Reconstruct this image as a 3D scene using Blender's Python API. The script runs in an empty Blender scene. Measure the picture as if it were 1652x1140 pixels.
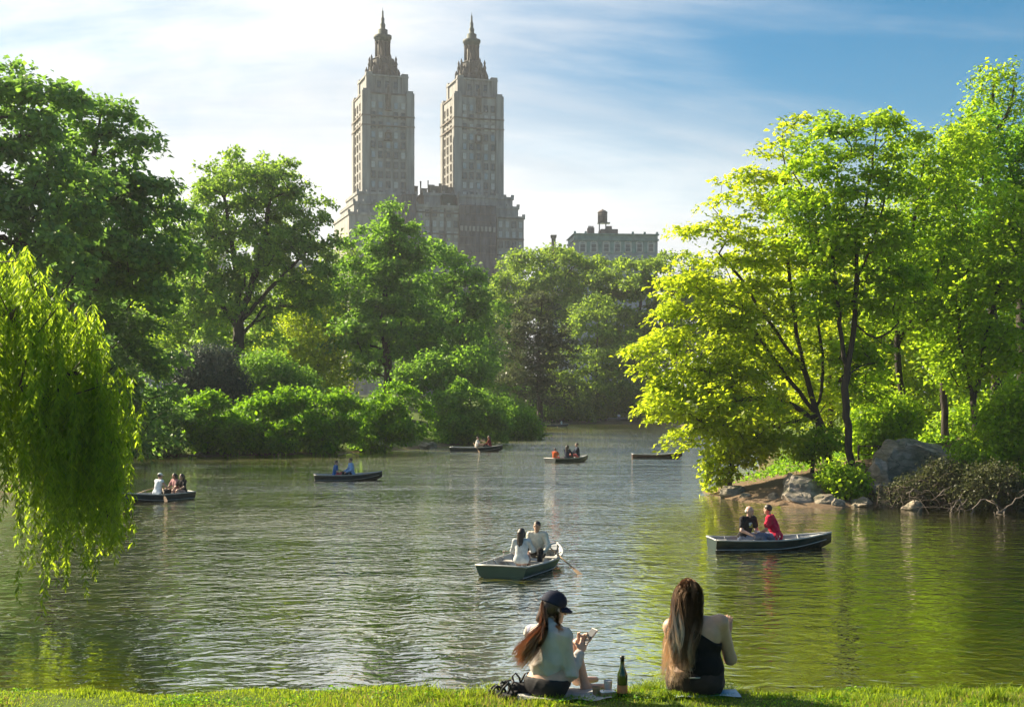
import bpy, bmesh, math, random
import numpy as np
from mathutils import Vector, Matrix

# ------------------------------------------------------------------ camera, sky, sun, exposure
SC = bpy.context.scene
COL = SC.collection
F, CX, HY, CH = 2100.0, 826.0, 640.0, 4.5        # focal length in photo pixels, centre column, horizon row, eye height

cam_data = bpy.data.cameras.new('camera')
cam = bpy.data.objects.new('camera', cam_data)
COL.objects.link(cam)
cam.location = (0, 0, CH)
cam.rotation_euler = (math.radians(90), 0, 0)
cam_data.sensor_width = 36
cam_data.lens = 36 * F / 1652
cam_data.shift_y = (HY - 570) / 1652
cam_data.clip_start = 0.1
cam_data.clip_end = 5000
SC.camera = cam

SUN_AZ, SUN_EL = -58.0, 33.0                      # degrees left of the view axis, degrees up
SUN_DIR = Vector((math.sin(math.radians(SUN_AZ)) * math.cos(math.radians(SUN_EL)),
                  math.cos(math.radians(SUN_AZ)) * math.cos(math.radians(SUN_EL)),
                  math.sin(math.radians(SUN_EL))))
sun_data = bpy.data.lights.new('sun', 'SUN')
sun_data.energy = 3.4
sun_data.angle = math.radians(0.6)
sun_data.color = (1.0, 0.86, 0.62)
sun = bpy.data.objects.new('sun', sun_data)
COL.objects.link(sun)
sun.location = (-60, 60, 90)
sun.rotation_euler = (-SUN_DIR).to_track_quat('-Z', 'Y').to_euler()

world = bpy.data.worlds.new('World')
SC.world = world
world.use_nodes = True


def build_world():
    nt = world.node_tree
    N, L = nt.nodes, nt.links
    N.clear()

    def nd(t, **kw):
        n = N.new(t)
        for k, v in kw.items():
            setattr(n, k, v)
        return n

    def math_(op, a, b=None, clamp=False):
        n = nd('ShaderNodeMath', operation=op, use_clamp=clamp)
        for i, v in enumerate((a, b)):
            if v is None:
                continue
            if isinstance(v, (int, float)):
                n.inputs[i].default_value = v
            else:
                L.new(v, n.inputs[i])
        return n.outputs[0]

    def ramp(x, a, b):
        n = nd('ShaderNodeMapRange', interpolation_type='SMOOTHSTEP')
        L.new(x, n.inputs[0])
        n.inputs[1].default_value = a
        n.inputs[2].default_value = b
        return n.outputs[0]

    out = nd('ShaderNodeOutputWorld')
    bg = nd('ShaderNodeBackground')
    bg.inputs[1].default_value = 0.075
    L.new(bg.outputs[0], out.inputs[0])
    sky = nd('ShaderNodeTexSky', sky_type='NISHITA')
    sky.sun_disc = False
    sky.sun_elevation = math.radians(SUN_EL)
    sky.sun_rotation = math.radians(SUN_AZ)
    sky.air_density = 1.0
    sky.dust_density = 0.8
    sky.ozone_density = 2.0
    hsv = nd('ShaderNodeHueSaturation')
    hsv.inputs['Hue'].default_value = 0.488
    hsv.inputs['Saturation'].default_value = 1.7
    hsv.inputs['Value'].default_value = 0.36
    L.new(sky.outputs[0], hsv.inputs['Color'])
    tc = nd('ShaderNodeTexCoord')
    sep = nd('ShaderNodeSeparateXYZ')
    L.new(tc.outputs['Generated'], sep.inputs[0])
    zz = math_('ADD', math_('MAXIMUM', sep.outputs[2], 0.0), 0.26)
    px = math_('DIVIDE', sep.outputs[0], zz)
    py = math_('DIVIDE', sep.outputs[1], zz)
    com = nd('ShaderNodeCombineXYZ')
    L.new(px, com.inputs[0])
    L.new(py, com.inputs[1])

    def noise(scale, rot, sx, sy, detail, rough, off, dist=0.0):
        mp = nd('ShaderNodeMapping')
        mp.inputs['Rotation'].default_value = (0, 0, math.radians(rot))
        mp.inputs['Scale'].default_value = (sx, sy, 1)
        mp.inputs['Location'].default_value = off
        L.new(com.outputs[0], mp.inputs[0])
        n = nd('ShaderNodeTexNoise')
        n.inputs['Scale'].default_value = scale
        n.inputs['Detail'].default_value = detail
        n.inputs['Roughness'].default_value = rough
        n.inputs['Distortion'].default_value = dist
        L.new(mp.outputs[0], n.inputs['Vector'])
        return n.outputs[0]

    big = noise(0.55, 20, 1.0, 0.8, 3, 0.5, (3.1, 1.7, 0), 0.4)
    wisp = noise(0.95, 48, 0.6, 1.7, 6, 0.58, (0.7, 4.2, 0), 1.2)
    fine = noise(3.2, 35, 0.6, 1.8, 6, 0.6, (9.7, 2.2, 0), 0.8)
    # thin cloud is brighter, and reads thicker, towards the sun
    dot = nd('ShaderNodeVectorMath', operation='DOT_PRODUCT')
    L.new(tc.outputs['Generated'], dot.inputs[0])
    dot.inputs[1].default_value = SUN_DIR
    tosun = dot.outputs['Value']
    low = ramp(sep.outputs[2], 0.26, 0.03)
    dens = math_('ADD', math_('MULTIPLY', big, 0.9), math_('MULTIPLY', wisp, 0.75))
    dens = math_('ADD', dens, math_('MULTIPLY', fine, 0.16))
    dens = math_('ADD', dens, math_('MULTIPLY', low, 0.42))
    dens = math_('ADD', dens, math_('MULTIPLY', ramp(tosun, 0.30, 0.80), 0.50))
    cover = ramp(dens, 0.97, 1.42)
    cover = math_('MULTIPLY', cover, 0.93)
    # cloud colour, in the sky texture's own units (the strength scales both)
    glow = ramp(tosun, 0.05, 0.62)
    shade = ramp(noise(0.9, 10, 0.8, 2.4, 5, 0.6, (5.5, 8.1, 0), 0.6), 0.35, 0.7)
    cmix = nd('ShaderNodeMix', data_type='RGBA')
    cmix.inputs['A'].default_value = (2.5, 2.52, 2.6, 1)
    cmix.inputs['B'].default_value = (4.0, 4.0, 3.9, 1)
    gl = math_('MULTIPLY', glow, math_('ADD', math_('MULTIPLY', shade, 0.70), 0.32))
    L.new(gl, cmix.inputs['Factor'])
    mix = nd('ShaderNodeMix', data_type='RGBA')
    L.new(cover, mix.inputs['Factor'])
    L.new(hsv.outputs[0], mix.inputs['A'])
    L.new(cmix.outputs['Result'], mix.inputs['B'])
    L.new(mix.outputs['Result'], bg.inputs[0])


build_world()
SC.view_settings.view_transform = 'Standard'
SC.view_settings.look = 'None'
SC.view_settings.gamma = 1.0
SC.view_settings.exposure = 2.1
SC.view_settings.use_curve_mapping = False
SC.render.engine = 'CYCLES'
CY = SC.cycles
CY.max_bounces = 10
CY.diffuse_bounces = 5
CY.glossy_bounces = 3
CY.transmission_bounces = 7
CY.transparent_max_bounces = 6
CY.volume_bounces = 0
CY.caustics_reflective = False
CY.caustics_refractive = False
CY.sample_clamp_indirect = 4.0
CY.use_denoising = True
CY.use_adaptive_sampling = True
CY.adaptive_threshold = 0.015

RS = np.random.RandomState(7)


# ------------------------------------------------------------------ helpers
def at(px, py, d):
    """The world point seen at photo pixel (px, py) at depth d."""
    return Vector(((px - CX) / F * d, d, CH - (py - HY) / F * d))


def shore(px, py):
    """The point of the lake surface seen at photo pixel (px, py)."""
    d = F * CH / (py - HY)
    return ((px - CX) / F * d, d)


def tag(o, label=None, cat=None, group=None, kind=None):
    if label:
        o['label'] = label
    if cat:
        o['category'] = cat
    if group:
        o['group'] = group
    if kind:
        o['kind'] = kind
    return o


def empty(name, loc=(0, 0, 0), rz=0.0):
    o = bpy.data.objects.new(name, None)
    o.empty_display_size = 0.3
    COL.objects.link(o)
    o.location = loc
    o.rotation_euler = (0, 0, rz)
    return o


def link(name, me, mat=None, parent=None):
    o = bpy.data.objects.new(name, me)
    COL.objects.link(o)
    if mat is not None:
        for m in (mat if isinstance(mat, (list, tuple)) else [mat]):
            me.materials.append(m)
    if parent is not None:
        o.parent = parent
    return o


def raw_mesh(name, V, Fq, smooth=False, mat_idx=None):
    """numpy vertices and equal-sized faces -> mesh"""
    me = bpy.data.meshes.new(name)
    V = np.asarray(V, dtype=np.float32)
    Fq = np.asarray(Fq, dtype=np.int32)
    n, k = Fq.shape
    me.vertices.add(len(V))
    me.vertices.foreach_set('co', V.ravel())
    me.loops.add(n * k)
    me.loops.foreach_set('vertex_index', Fq.ravel())
    me.polygons.add(n)
    me.polygons.foreach_set('loop_start', np.arange(0, n * k, k, dtype=np.int32))
    me.polygons.foreach_set('loop_total', np.full(n, k, dtype=np.int32))
    if smooth:
        me.polygons.foreach_set('use_smooth', np.ones(n, dtype=bool))
    if mat_idx is not None:
        me.polygons.foreach_set('material_index', np.asarray(mat_idx, dtype=np.int32))
    me.update(calc_edges=True)
    return me


class MB:
    """Collects boxes, tubes, lathes and loose faces; build() links them as one mesh object."""

    def __init__(self):
        self.v, self.f, self.m, self.s = [], [], [], []

    def add(self, vs, fs, mi=0, smooth=False):
        b = len(self.v)
        self.v.extend([tuple(map(float, p)) for p in vs])
        for q in fs:
            self.f.append([b + i for i in q])
            self.m.append(mi)
            self.s.append(smooth)
        return self

    def box(self, x0, x1, y0, y1, z0, z1, mi=0):
        vs = [(x0, y0, z0), (x1, y0, z0), (x1, y1, z0), (x0, y1, z0), (x0, y0, z1), (x1, y0, z1), (x1, y1, z1), (x0, y1, z1)]
        fs = [(0, 3, 2, 1), (4, 5, 6, 7), (0, 1, 5, 4), (1, 2, 6, 5), (2, 3, 7, 6), (3, 0, 4, 7)]
        return self.add(vs, fs, mi)

    def taper(self, x0, x1, y0, y1, z0, z1, t, mi=0):
        cx, cy = (x0 + x1) / 2, (y0 + y1) / 2
        vs = [(x0, y0, z0), (x1, y0, z0), (x1, y1, z0), (x0, y1, z0)]
        vs += [(cx + (x - cx) * t, cy + (y - cy) * t, z1) for x, y, _ in vs]
        fs = [(0, 3, 2, 1), (4, 5, 6, 7), (0, 1, 5, 4), (1, 2, 6, 5), (2, 3, 7, 6), (3, 0, 4, 7)]
        return self.add(vs, fs, mi)

    def lathe(self, cx, cy, prof, n=16, mi=0, smooth=True, caps=True):
        vs, fs = [], []
        for r, z in prof:
            for i in range(n):
                a = 2 * math.pi * i / n
                vs.append((cx + r * math.cos(a), cy + r * math.sin(a), z))
        for j in range(len(prof) - 1):
            for i in range(n):
                k = (i + 1) % n
                fs.append((j * n + i, j * n + k, (j + 1) * n + k, (j + 1) * n + i))
        if caps:
            fs.append(tuple(range(n - 1, -1, -1)))
            fs.append(tuple((len(prof) - 1) * n + i for i in range(n)))
        return self.add(vs, fs, mi, smooth)

    def tube(self, pts, rad, n=6, mi=0, smooth=True):
        V, Q = tube_arrays(np.array([tuple(p) for p in pts], dtype=float), np.broadcast_to(np.asarray(rad, dtype=float), (len(pts),)), n)
        b = len(V)
        self.add(V, Q, mi, smooth)
        k = len(pts)
        base = len(self.v) - b
        self.f.append([base + i for i in range(n - 1, -1, -1)])
        self.f.append([base + (k - 1) * n + i for i in range(n)])
        self.m += [mi, mi]
        self.s += [False, False]
        return self

    def mesh(self, name):
        me = bpy.data.meshes.new(name)
        me.from_pydata(self.v, [], self.f)
        me.polygons.foreach_set('material_index', self.m)
        me.polygons.foreach_set('use_smooth', self.s)
        me.update()
        return me

    def build(self, name, mat, parent=None):
        return link(name, self.mesh(name), mat, parent)


def tube_arrays(P, R, n):
    k = len(P)
    T = np.gradient(P, axis=0)
    T /= np.linalg.norm(T, axis=1, keepdims=True) + 1e-9
    mean = np.abs(T.mean(axis=0))
    ref = np.zeros(3)
    ref[int(np.argmin(mean))] = 1.0
    U = np.cross(T, ref)
    U /= np.linalg.norm(U, axis=1, keepdims=True) + 1e-9
    W = np.cross(T, U)
    a = np.arange(n) * 2 * math.pi / n
    V = P[:, None, :] + R[:, None, None] * (np.cos(a)[None, :, None] * U[:, None, :] + np.sin(a)[None, :, None] * W[:, None, :])
    i = np.arange(k - 1)[:, None] * n
    j = np.arange(n)[None, :]
    j2 = (j + 1) % n
    Q = np.stack([i + j, i + j2, i + n + j2, i + n + j], axis=-1).reshape(-1, 4)
    return V.reshape(-1, 3), Q


# ------------------------------------------------------------------ materials
def mat_basic(name, col, rough=0.6, var=0.15, scale=6.0, bump=0.0, bscale=30.0, metallic=0.0, spec=0.5, col2=None, stretch=(1, 1, 1), island=0.0, bdist=0.02):
    m = bpy.data.materials.new(name)
    m.use_nodes = True
    nt = m.node_tree
    N, L = nt.nodes, nt.links
    b = N['Principled BSDF']
    b.inputs['Roughness'].default_value = rough
    b.inputs['Metallic'].default_value = metallic
    b.inputs['Specular IOR Level'].default_value = spec
    tc = N.new('ShaderNodeTexCoord')
    mp = N.new('ShaderNodeMapping')
    mp.inputs['Scale'].default_value = stretch
    L.new(tc.outputs['Object'], mp.inputs[0])
    no = N.new('ShaderNodeTexNoise')
    no.inputs['Scale'].default_value = scale
    no.inputs['Detail'].default_value = 5
    L.new(mp.outputs[0], no.inputs['Vector'])
    mx = N.new('ShaderNodeMix')
    mx.data_type = 'RGBA'
    c2 = col2 or tuple(min(1, c * (1 + 1.6 * var)) for c in col)
    c1 = col if col2 else tuple(c * (1 - 1.6 * var) for c in col)
    mx.inputs['A'].default_value = (*c1, 1)
    mx.inputs['B'].default_value = (*c2, 1)
    mr = N.new('ShaderNodeMapRange')
    mr.inputs[1].default_value = 0.3
    mr.inputs[2].default_value = 0.7
    L.new(no.outputs[0], mr.inputs[0])
    fac = mr.outputs[0]
    if island > 0:
        ge = N.new('ShaderNodeNewGeometry')
        ma = N.new('ShaderNodeMix')
        ma.inputs[0].default_value = island
        L.new(fac, ma.inputs[2])
        L.new(ge.outputs['Random Per Island'], ma.inputs[3])
        fac = ma.outputs[0]
    L.new(fac, mx.inputs['Factor'])
    L.new(mx.outputs['Result'], b.inputs['Base Color'])
    if bump > 0:
        n2 = N.new('ShaderNodeTexNoise')
        n2.inputs['Scale'].default_value = bscale
        n2.inputs['Detail'].default_value = 6
        L.new(mp.outputs[0], n2.inputs['Vector'])
        bp = N.new('ShaderNodeBump')
        bp.inputs['Strength'].default_value = min(1.0, bump)
        bp.inputs['Distance'].default_value = bdist
        L.new(n2.outputs[0], bp.inputs['Height'])
        L.new(bp.outputs[0], b.inputs['Normal'])
    return m


def mat_leaf(name, diff, trans, fac=0.5, var=0.35, rough=0.45):
    """Thin leaf: reflects one green, passes a yellower one; each leaf a little different."""
    m = bpy.data.materials.new(name)
    m.use_nodes = True
    nt = m.node_tree
    N, L = nt.nodes, nt.links
    b = N['Principled BSDF']
    out = N['Material Output']
    b.inputs['Roughness'].default_value = rough
    b.inputs['Specular IOR Level'].default_value = 0.12
    ge = N.new('ShaderNodeNewGeometry')
    oi = N.new('ShaderNodeObjectInfo')

    def varied(col):
        mx = N.new('ShaderNodeMix')
        mx.data_type = 'RGBA'
        mx.inputs['A'].default_value = (col[0] * (1 - var), col[1] * (1 - var * 0.8), col[2] * (1 - var * 0.3), 1)
        mx.inputs['B'].default_value = (min(1, col[0] * (1 + var * 1.2)), min(1, col[1] * (1 + var)), col[2], 1)
        L.new(ge.outputs['Random Per Island'], mx.inputs['Factor'])
        return mx.outputs['Result']
    L.new(varied(diff), b.inputs['Base Color'])
    tr = N.new('ShaderNodeBsdfTranslucent')
    L.new(varied(trans), tr.inputs[0])
    ms = N.new('ShaderNodeMixShader')
    ms.inputs[0].default_value = fac
    L.new(b.outputs[0], ms.inputs[1])
    L.new(tr.outputs[0], ms.inputs[2])
    L.new(ms.outputs[0], out.inputs['Surface'])
    return m


def mat_water():
    m = bpy.data.materials.new('lake_water')
    m.use_nodes = True
    nt = m.node_tree
    N, L = nt.nodes, nt.links
    b = N['Principled BSDF']
    b.inputs['Roughness'].default_value = 0.9
    b.inputs['Specular IOR Level'].default_value = 0.0
    ge = N.new('ShaderNodeNewGeometry')

    def noise(scale, sx, sy, detail, rough, rot=0.0, dist=0.0):
        mp = N.new('ShaderNodeMapping')
        mp.inputs['Scale'].default_value = (sx, sy, 1)
        mp.inputs['Rotation'].default_value = (0, 0, math.radians(rot))
        L.new(ge.outputs['Position'], mp.inputs[0])
        n = N.new('ShaderNodeTexNoise')
        n.inputs['Scale'].default_value = scale
        n.inputs['Detail'].default_value = detail
        n.inputs['Roughness'].default_value = rough
        n.inputs['Distortion'].default_value = dist
        L.new(mp.outputs[0], n.inputs['Vector'])
        return n.outputs[0]

    def math_(op, a, c):
        n = N.new('ShaderNodeMath')
        n.operation = op
        for i, v in enumerate((a, c)):
            if isinstance(v, (int, float)):
                n.inputs[i].default_value = v
            else:
                L.new(v, n.inputs[i])
        return n.outputs[0]
    body = noise(0.05, 1, 1, 3, 0.5)
    mx = N.new('ShaderNodeMix')
    mx.data_type = 'RGBA'
    mx.inputs['A'].default_value = (0.078, 0.080, 0.008, 1)
    mx.inputs['B'].default_value = (0.108, 0.106, 0.009, 1)
    L.new(body, mx.inputs['Factor'])
    L.new(mx.outputs['Result'], b.inputs['Base Color'])
    ripple = noise(1.9, 0.85, 1.2, 2, 0.5, 5, 0.9)
    chop = noise(0.5, 0.6, 1.2, 2, 0.5, -9, 0.3)
    tiny = noise(5.0, 0.7, 1.1, 2, 0.5, 12, 0.4)
    gust = noise(0.09, 0.6, 1.6, 3, 0.55)
    mr = N.new('ShaderNodeMapRange')
    mr.inputs[1].default_value = 0.35
    mr.inputs[2].default_value = 0.65
    mr.inputs[3].default_value = 0.55
    mr.inputs[4].default_value = 1.15
    L.new(gust, mr.inputs[0])
    h = math_('ADD', math_('MULTIPLY', ripple, 1.0), math_('MULTIPLY', chop, 0.9))
    h = math_('ADD', h, math_('MULTIPLY', tiny, 0.34))
    # the open middle is ruffled, the water under the banks lies calmer
    sp = N.new('ShaderNodeSeparateXYZ')
    L.new(ge.outputs['Position'], sp.inputs[0])

    def ramp(x, a, c, lo, hi):
        n = N.new('ShaderNodeMapRange')
        n.interpolation_type = 'SMOOTHSTEP'
        L.new(x, n.inputs[0])
        for i, v in enumerate((a, c, lo, hi)):
            n.inputs[i + 1].default_value = v
        return n.outputs[0]
    calm = math_('MULTIPLY', ramp(sp.outputs[1], 17, 46, 0.42, 1.85), math_('MULTIPLY', ramp(sp.outputs[0], 4, 14, 1.0, 0.55), ramp(sp.outputs[1], 65, 150, 1.0, 2.3)))
    h = math_('MULTIPLY', math_('MULTIPLY', h, mr.outputs[0]), calm)
    bp = N.new('ShaderNodeBump')
    bp.inputs['Strength'].default_value = 1.0
    bp.inputs['Distance'].default_value = 0.060
    L.new(h, bp.inputs['Height'])
    gl = N.new('ShaderNodeBsdfGlossy')
    gl.inputs['Roughness'].default_value = 0.03
    gl.inputs['Color'].default_value = (1.0, 0.98, 0.92, 1)
    fr = N.new('ShaderNodeFresnel')
    fr.inputs['IOR'].default_value = 1.40
    L.new(bp.outputs[0], gl.inputs['Normal'])
    L.new(bp.outputs[0], fr.inputs['Normal'])
    fac = N.new('ShaderNodeMath')
    fac.operation = 'MULTIPLY'
    fac.use_clamp = True
    L.new(fr.outputs[0], fac.inputs[0])
    fac.inputs[1].default_value = 2.5
    ms = N.new('ShaderNodeMixShader')
    L.new(fac.outputs[0], ms.inputs[0])
    L.new(b.outputs[0], ms.inputs[1])
    L.new(gl.outputs[0], ms.inputs[2])
    L.new(ms.outputs[0], N['Material Output'].inputs['Surface'])
    return m


def mat_ground():
    m = bpy.data.materials.new('park_ground')
    m.use_nodes = True
    nt = m.node_tree
    N, L = nt.nodes, nt.links
    b = N['Principled BSDF']
    b.inputs['Roughness'].default_value = 0.95
    b.inputs['Specular IOR Level'].default_value = 0.1
    ge = N.new('ShaderNodeNewGeometry')
    at_ = N.new('ShaderNodeAttribute')
    at_.attribute_name = 'dirt_and_sun'
    n1 = N.new('ShaderNodeTexNoise')
    n1.inputs['Scale'].default_value = 0.9
    n1.inputs['Detail'].default_value = 8
    L.new(ge.outputs['Position'], n1.inputs['Vector'])
    n2 = N.new('ShaderNodeTexNoise')
    n2.inputs['Scale'].default_value = 9
    n2.inputs['Detail'].default_value = 6
    L.new(ge.outputs['Position'], n2.inputs['Vector'])
    gr = N.new('ShaderNodeMix')
    gr.data_type = 'RGBA'
    gr.inputs['A'].default_value = (0.035, 0.065, 0.012, 1)
    gr.inputs['B'].default_value = (0.10, 0.14, 0.025, 1)
    L.new(n2.outputs[0], gr.inputs['Factor'])
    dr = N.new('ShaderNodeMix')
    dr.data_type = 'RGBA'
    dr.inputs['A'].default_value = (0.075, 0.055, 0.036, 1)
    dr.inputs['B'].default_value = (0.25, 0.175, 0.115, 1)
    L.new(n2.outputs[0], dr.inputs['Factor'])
    ad = N.new('ShaderNodeMath')
    ad.operation = 'ADD'
    L.new(at_.outputs['Fac'], ad.inputs[0])
    L.new(n1.outputs[0], ad.inputs[1])
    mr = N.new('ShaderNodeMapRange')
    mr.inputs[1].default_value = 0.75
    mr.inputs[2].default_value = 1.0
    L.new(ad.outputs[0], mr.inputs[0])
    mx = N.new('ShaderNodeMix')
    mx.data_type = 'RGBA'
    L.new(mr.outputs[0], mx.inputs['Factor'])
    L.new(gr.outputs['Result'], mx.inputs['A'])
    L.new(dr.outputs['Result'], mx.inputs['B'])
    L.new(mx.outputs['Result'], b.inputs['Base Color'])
    bp = N.new('ShaderNodeBump')
    bp.inputs['Strength'].default_value = 0.6
    bp.inputs['Distance'].default_value = 0.05
    L.new(n2.outputs[0], bp.inputs['Height'])
    L.new(bp.outputs[0], b.inputs['Normal'])
    return m


def mat_rock(name, a, c):
    m = bpy.data.materials.new(name)
    m.use_nodes = True
    nt = m.node_tree
    N, L = nt.nodes, nt.links
    b = N['Principled BSDF']
    b.inputs['Roughness'].default_value = 0.85
    ge = N.new('ShaderNodeNewGeometry')
    mp = N.new('ShaderNodeMapping')
    mp.inputs['Rotation'].default_value = (0.5, 0.9, 0.3)
    mp.inputs['Scale'].default_value = (1, 1, 3.5)
    L.new(ge.outputs['Position'], mp.inputs[0])
    n1 = N.new('ShaderNodeTexNoise')
    n1.inputs['Scale'].default_value = 1.4
    n1.inputs['Detail'].default_value = 9
    n1.inputs['Roughness'].default_value = 0.65
    L.new(mp.outputs[0], n1.inputs['Vector'])
    cr = N.new('ShaderNodeValToRGB')
    cr.color_ramp.elements[0].position = 0.32
    cr.color_ramp.elements[0].color = (*a, 1)
    cr.color_ramp.elements[1].position = 0.68
    cr.color_ramp.elements[1].color = (*c, 1)
    L.new(n1.outputs[0], cr.inputs[0])
    vo = N.new('ShaderNodeTexVoronoi')
    vo.feature = 'DISTANCE_TO_EDGE'
    vo.inputs['Scale'].default_value = 0.6
    wn = N.new('ShaderNodeTexNoise')
    wn.inputs['Scale'].default_value = 1.2
    wn.inputs['Detail'].default_value = 5
    L.new(mp.outputs[0], wn.inputs['Vector'])
    wa = N.new('ShaderNodeMix')
    wa.data_type = 'RGBA'
    wa.blend_type = 'ADD'
    wa.inputs['Factor'].default_value = 1.0
    L.new(mp.outputs[0], wa.inputs['A'])
    L.new(wn.outputs['Color'], wa.inputs['B'])
    L.new(wa.outputs['Result'], vo.inputs['Vector'])
    ck = N.new('ShaderNodeMapRange')
    L.new(vo.outputs['Distance'], ck.inputs[0])
    ck.inputs[1].default_value = 0.0
    ck.inputs[2].default_value = 0.025
    dk = N.new('ShaderNodeMix')
    dk.data_type = 'RGBA'
    dk.inputs['A'].default_value = (a[0] * 0.6, a[1] * 0.6, a[2] * 0.6, 1)
    L.new(ck.outputs[0], dk.inputs['Factor'])
    L.new(cr.outputs[0], dk.inputs['B'])
    n3 = N.new('ShaderNodeTexNoise')
    n3.inputs['Scale'].default_value = 2.3
    n3.inputs['Detail'].default_value = 7
    L.new(ge.outputs['Position'], n3.inputs['Vector'])
    mo = N.new('ShaderNodeMapRange')
    L.new(n3.outputs[0], mo.inputs[0])
    mo.inputs[1].default_value = 0.36
    mo.inputs[2].default_value = 0.66
    mo.inputs[4].default_value = 0.75
    ms = N.new('ShaderNodeMix')
    ms.data_type = 'RGBA'
    L.new(mo.outputs[0], ms.inputs['Factor'])
    L.new(dk.outputs['Result'], ms.inputs['A'])
    ms.inputs['B'].default_value = (0.085, 0.090, 0.045, 1)
    L.new(ms.outputs['Result'], b.inputs['Base Color'])
    bp = N.new('ShaderNodeBump')
    bp.inputs['Strength'].default_value = 0.7
    bp.inputs['Distance'].default_value = 0.16
    L.new(n1.outputs[0], bp.inputs['Height'])
    L.new(bp.outputs[0], b.inputs['Normal'])
    return m


M = {}
M['water'] = mat_water()
M['ground'] = mat_ground()
M['rock'] = mat_rock('grey_schist', (0.16, 0.128, 0.098), (0.50, 0.41, 0.32))
M['bark'] = mat_basic('bark', (0.060, 0.045, 0.034), 0.9, 0.35, 4, 0.8, 14, stretch=(1, 1, 0.25))
M['bark_dark'] = mat_basic('dark_bark', (0.035, 0.028, 0.022), 0.9, 0.35, 4, 0.8, 14, stretch=(1, 1, 0.25))
M['brushwood'] = mat_basic('dark_twigs', (0.085, 0.065, 0.050), 0.9, 0.4, 5)
M['deadwood'] = mat_basic('weathered_branch', (0.13, 0.105, 0.085), 0.85, 0.3, 5, 0.5, 20)
M['leaf_dark'] = mat_leaf('leaf_dark_green', (0.155, 0.270, 0.090), (0.26, 0.48, 0.07), 0.43)
M['leaf_elm'] = mat_leaf('leaf_elm_green', (0.150, 0.265, 0.060), (0.34, 0.54, 0.06), 0.48)
M['leaf_mid'] = mat_leaf('leaf_mid_green', (0.115, 0.240, 0.045), (0.27, 0.50, 0.045), 0.46)
M['leaf_far'] = mat_leaf('leaf_far_green', (0.140, 0.235, 0.050), (0.34, 0.50, 0.05), 0.47)
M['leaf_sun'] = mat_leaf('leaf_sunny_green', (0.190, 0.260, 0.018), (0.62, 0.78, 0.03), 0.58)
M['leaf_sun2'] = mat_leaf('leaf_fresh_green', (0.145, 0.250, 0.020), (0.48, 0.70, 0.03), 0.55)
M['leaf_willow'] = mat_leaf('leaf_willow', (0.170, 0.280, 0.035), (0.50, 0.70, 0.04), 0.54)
M['leaf_blue'] = mat_leaf('leaf_blue_grey', (0.075, 0.105, 0.095), (0.07, 0.10, 0.08), 0.3)
M['leaf_bush'] = mat_leaf('leaf_bush_green', (0.090, 0.225, 0.022), (0.29, 0.54, 0.02), 0.47)
M['needle'] = mat_leaf('pine_needle', (0.085, 0.115, 0.060), (0.10, 0.13, 0.05), 0.3)
M['leaf_brown'] = mat_leaf('leaf_brushy', (0.090, 0.100, 0.050), (0.10, 0.12, 0.04), 0.3)
M['grass'] = mat_leaf('grass_blade', (0.120, 0.200, 0.025), (0.36, 0.48, 0.03), 0.45)


# ------------------------------------------------------------------ the lake and the land round it
LAKE = [(-60, 13.6), (-16.5, 13.6), (-15.5, 22), (-16.5, 34), (-22, 55), (-27.2, 74), (-28.6, 86)]
LAKE += [shore(*p) for p in ((200, 737.5), (330, 736.5), (480, 733), (600, 728.5), (690, 722.5), (770, 713), (835, 702), (870, 693), (873, 687),
                             (900, 684.3), (960, 684), (1020, 684), (1090, 684.5))]
LAKE += [(27, 190), (25, 150), (22, 115), (18, 92), (14.8, 78), (11.5, 68), (9.2, 62)]
LAKE += [shore(*p) for p in ((1158, 800), (1185, 806), (1225, 810), (1262, 816), (1335, 819), (1400, 815), (1450, 816), (1510, 818), (1580, 820), (1660, 824))]
LAKE += [(26, 48.5), (40, 44), (70, 42), (90, 13.6)]
LAKE = np.array(LAKE, dtype=float)


def lake_sd(x, y):
    """signed distance to the shoreline, positive on land"""
    x = np.asarray(x, dtype=float)
    y = np.asarray(y, dtype=float)
    d2 = np.full(x.shape, 1e18)
    inside = np.zeros(x.shape, dtype=bool)
    n = len(LAKE)
    for i in range(n):
        ax, ay = LAKE[i]
        bx, by = LAKE[(i + 1) % n]
        ex, ey = bx - ax, by - ay
        t = np.clip(((x - ax) * ex + (y - ay) * ey) / (ex * ex + ey * ey + 1e-12), 0, 1)
        d2 = np.minimum(d2, (x - ax - t * ex) ** 2 + (y - ay - t * ey) ** 2)
        c = (ay > y) != (by > y)
        with np.errstate(divide='ignore', invalid='ignore'):
            xc = ax + (y - ay) * ex / (ey if abs(ey) > 1e-12 else 1e-12)
        inside ^= c & (x < xc)
    return np.where(inside, -1, 1) * np.sqrt(d2)


def wobble(x, y):
    return (np.sin(x * 0.9 + 1.3 * np.sin(y * 0.31)) * np.cos(y * 0.7 + 0.9 * np.sin(x * 0.23)) * 0.6
            + np.sin(x * 2.3 + y * 1.1) * np.sin(y * 2.9 - x * 0.8) * 0.25)


BANK_Z = 2.2


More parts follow.
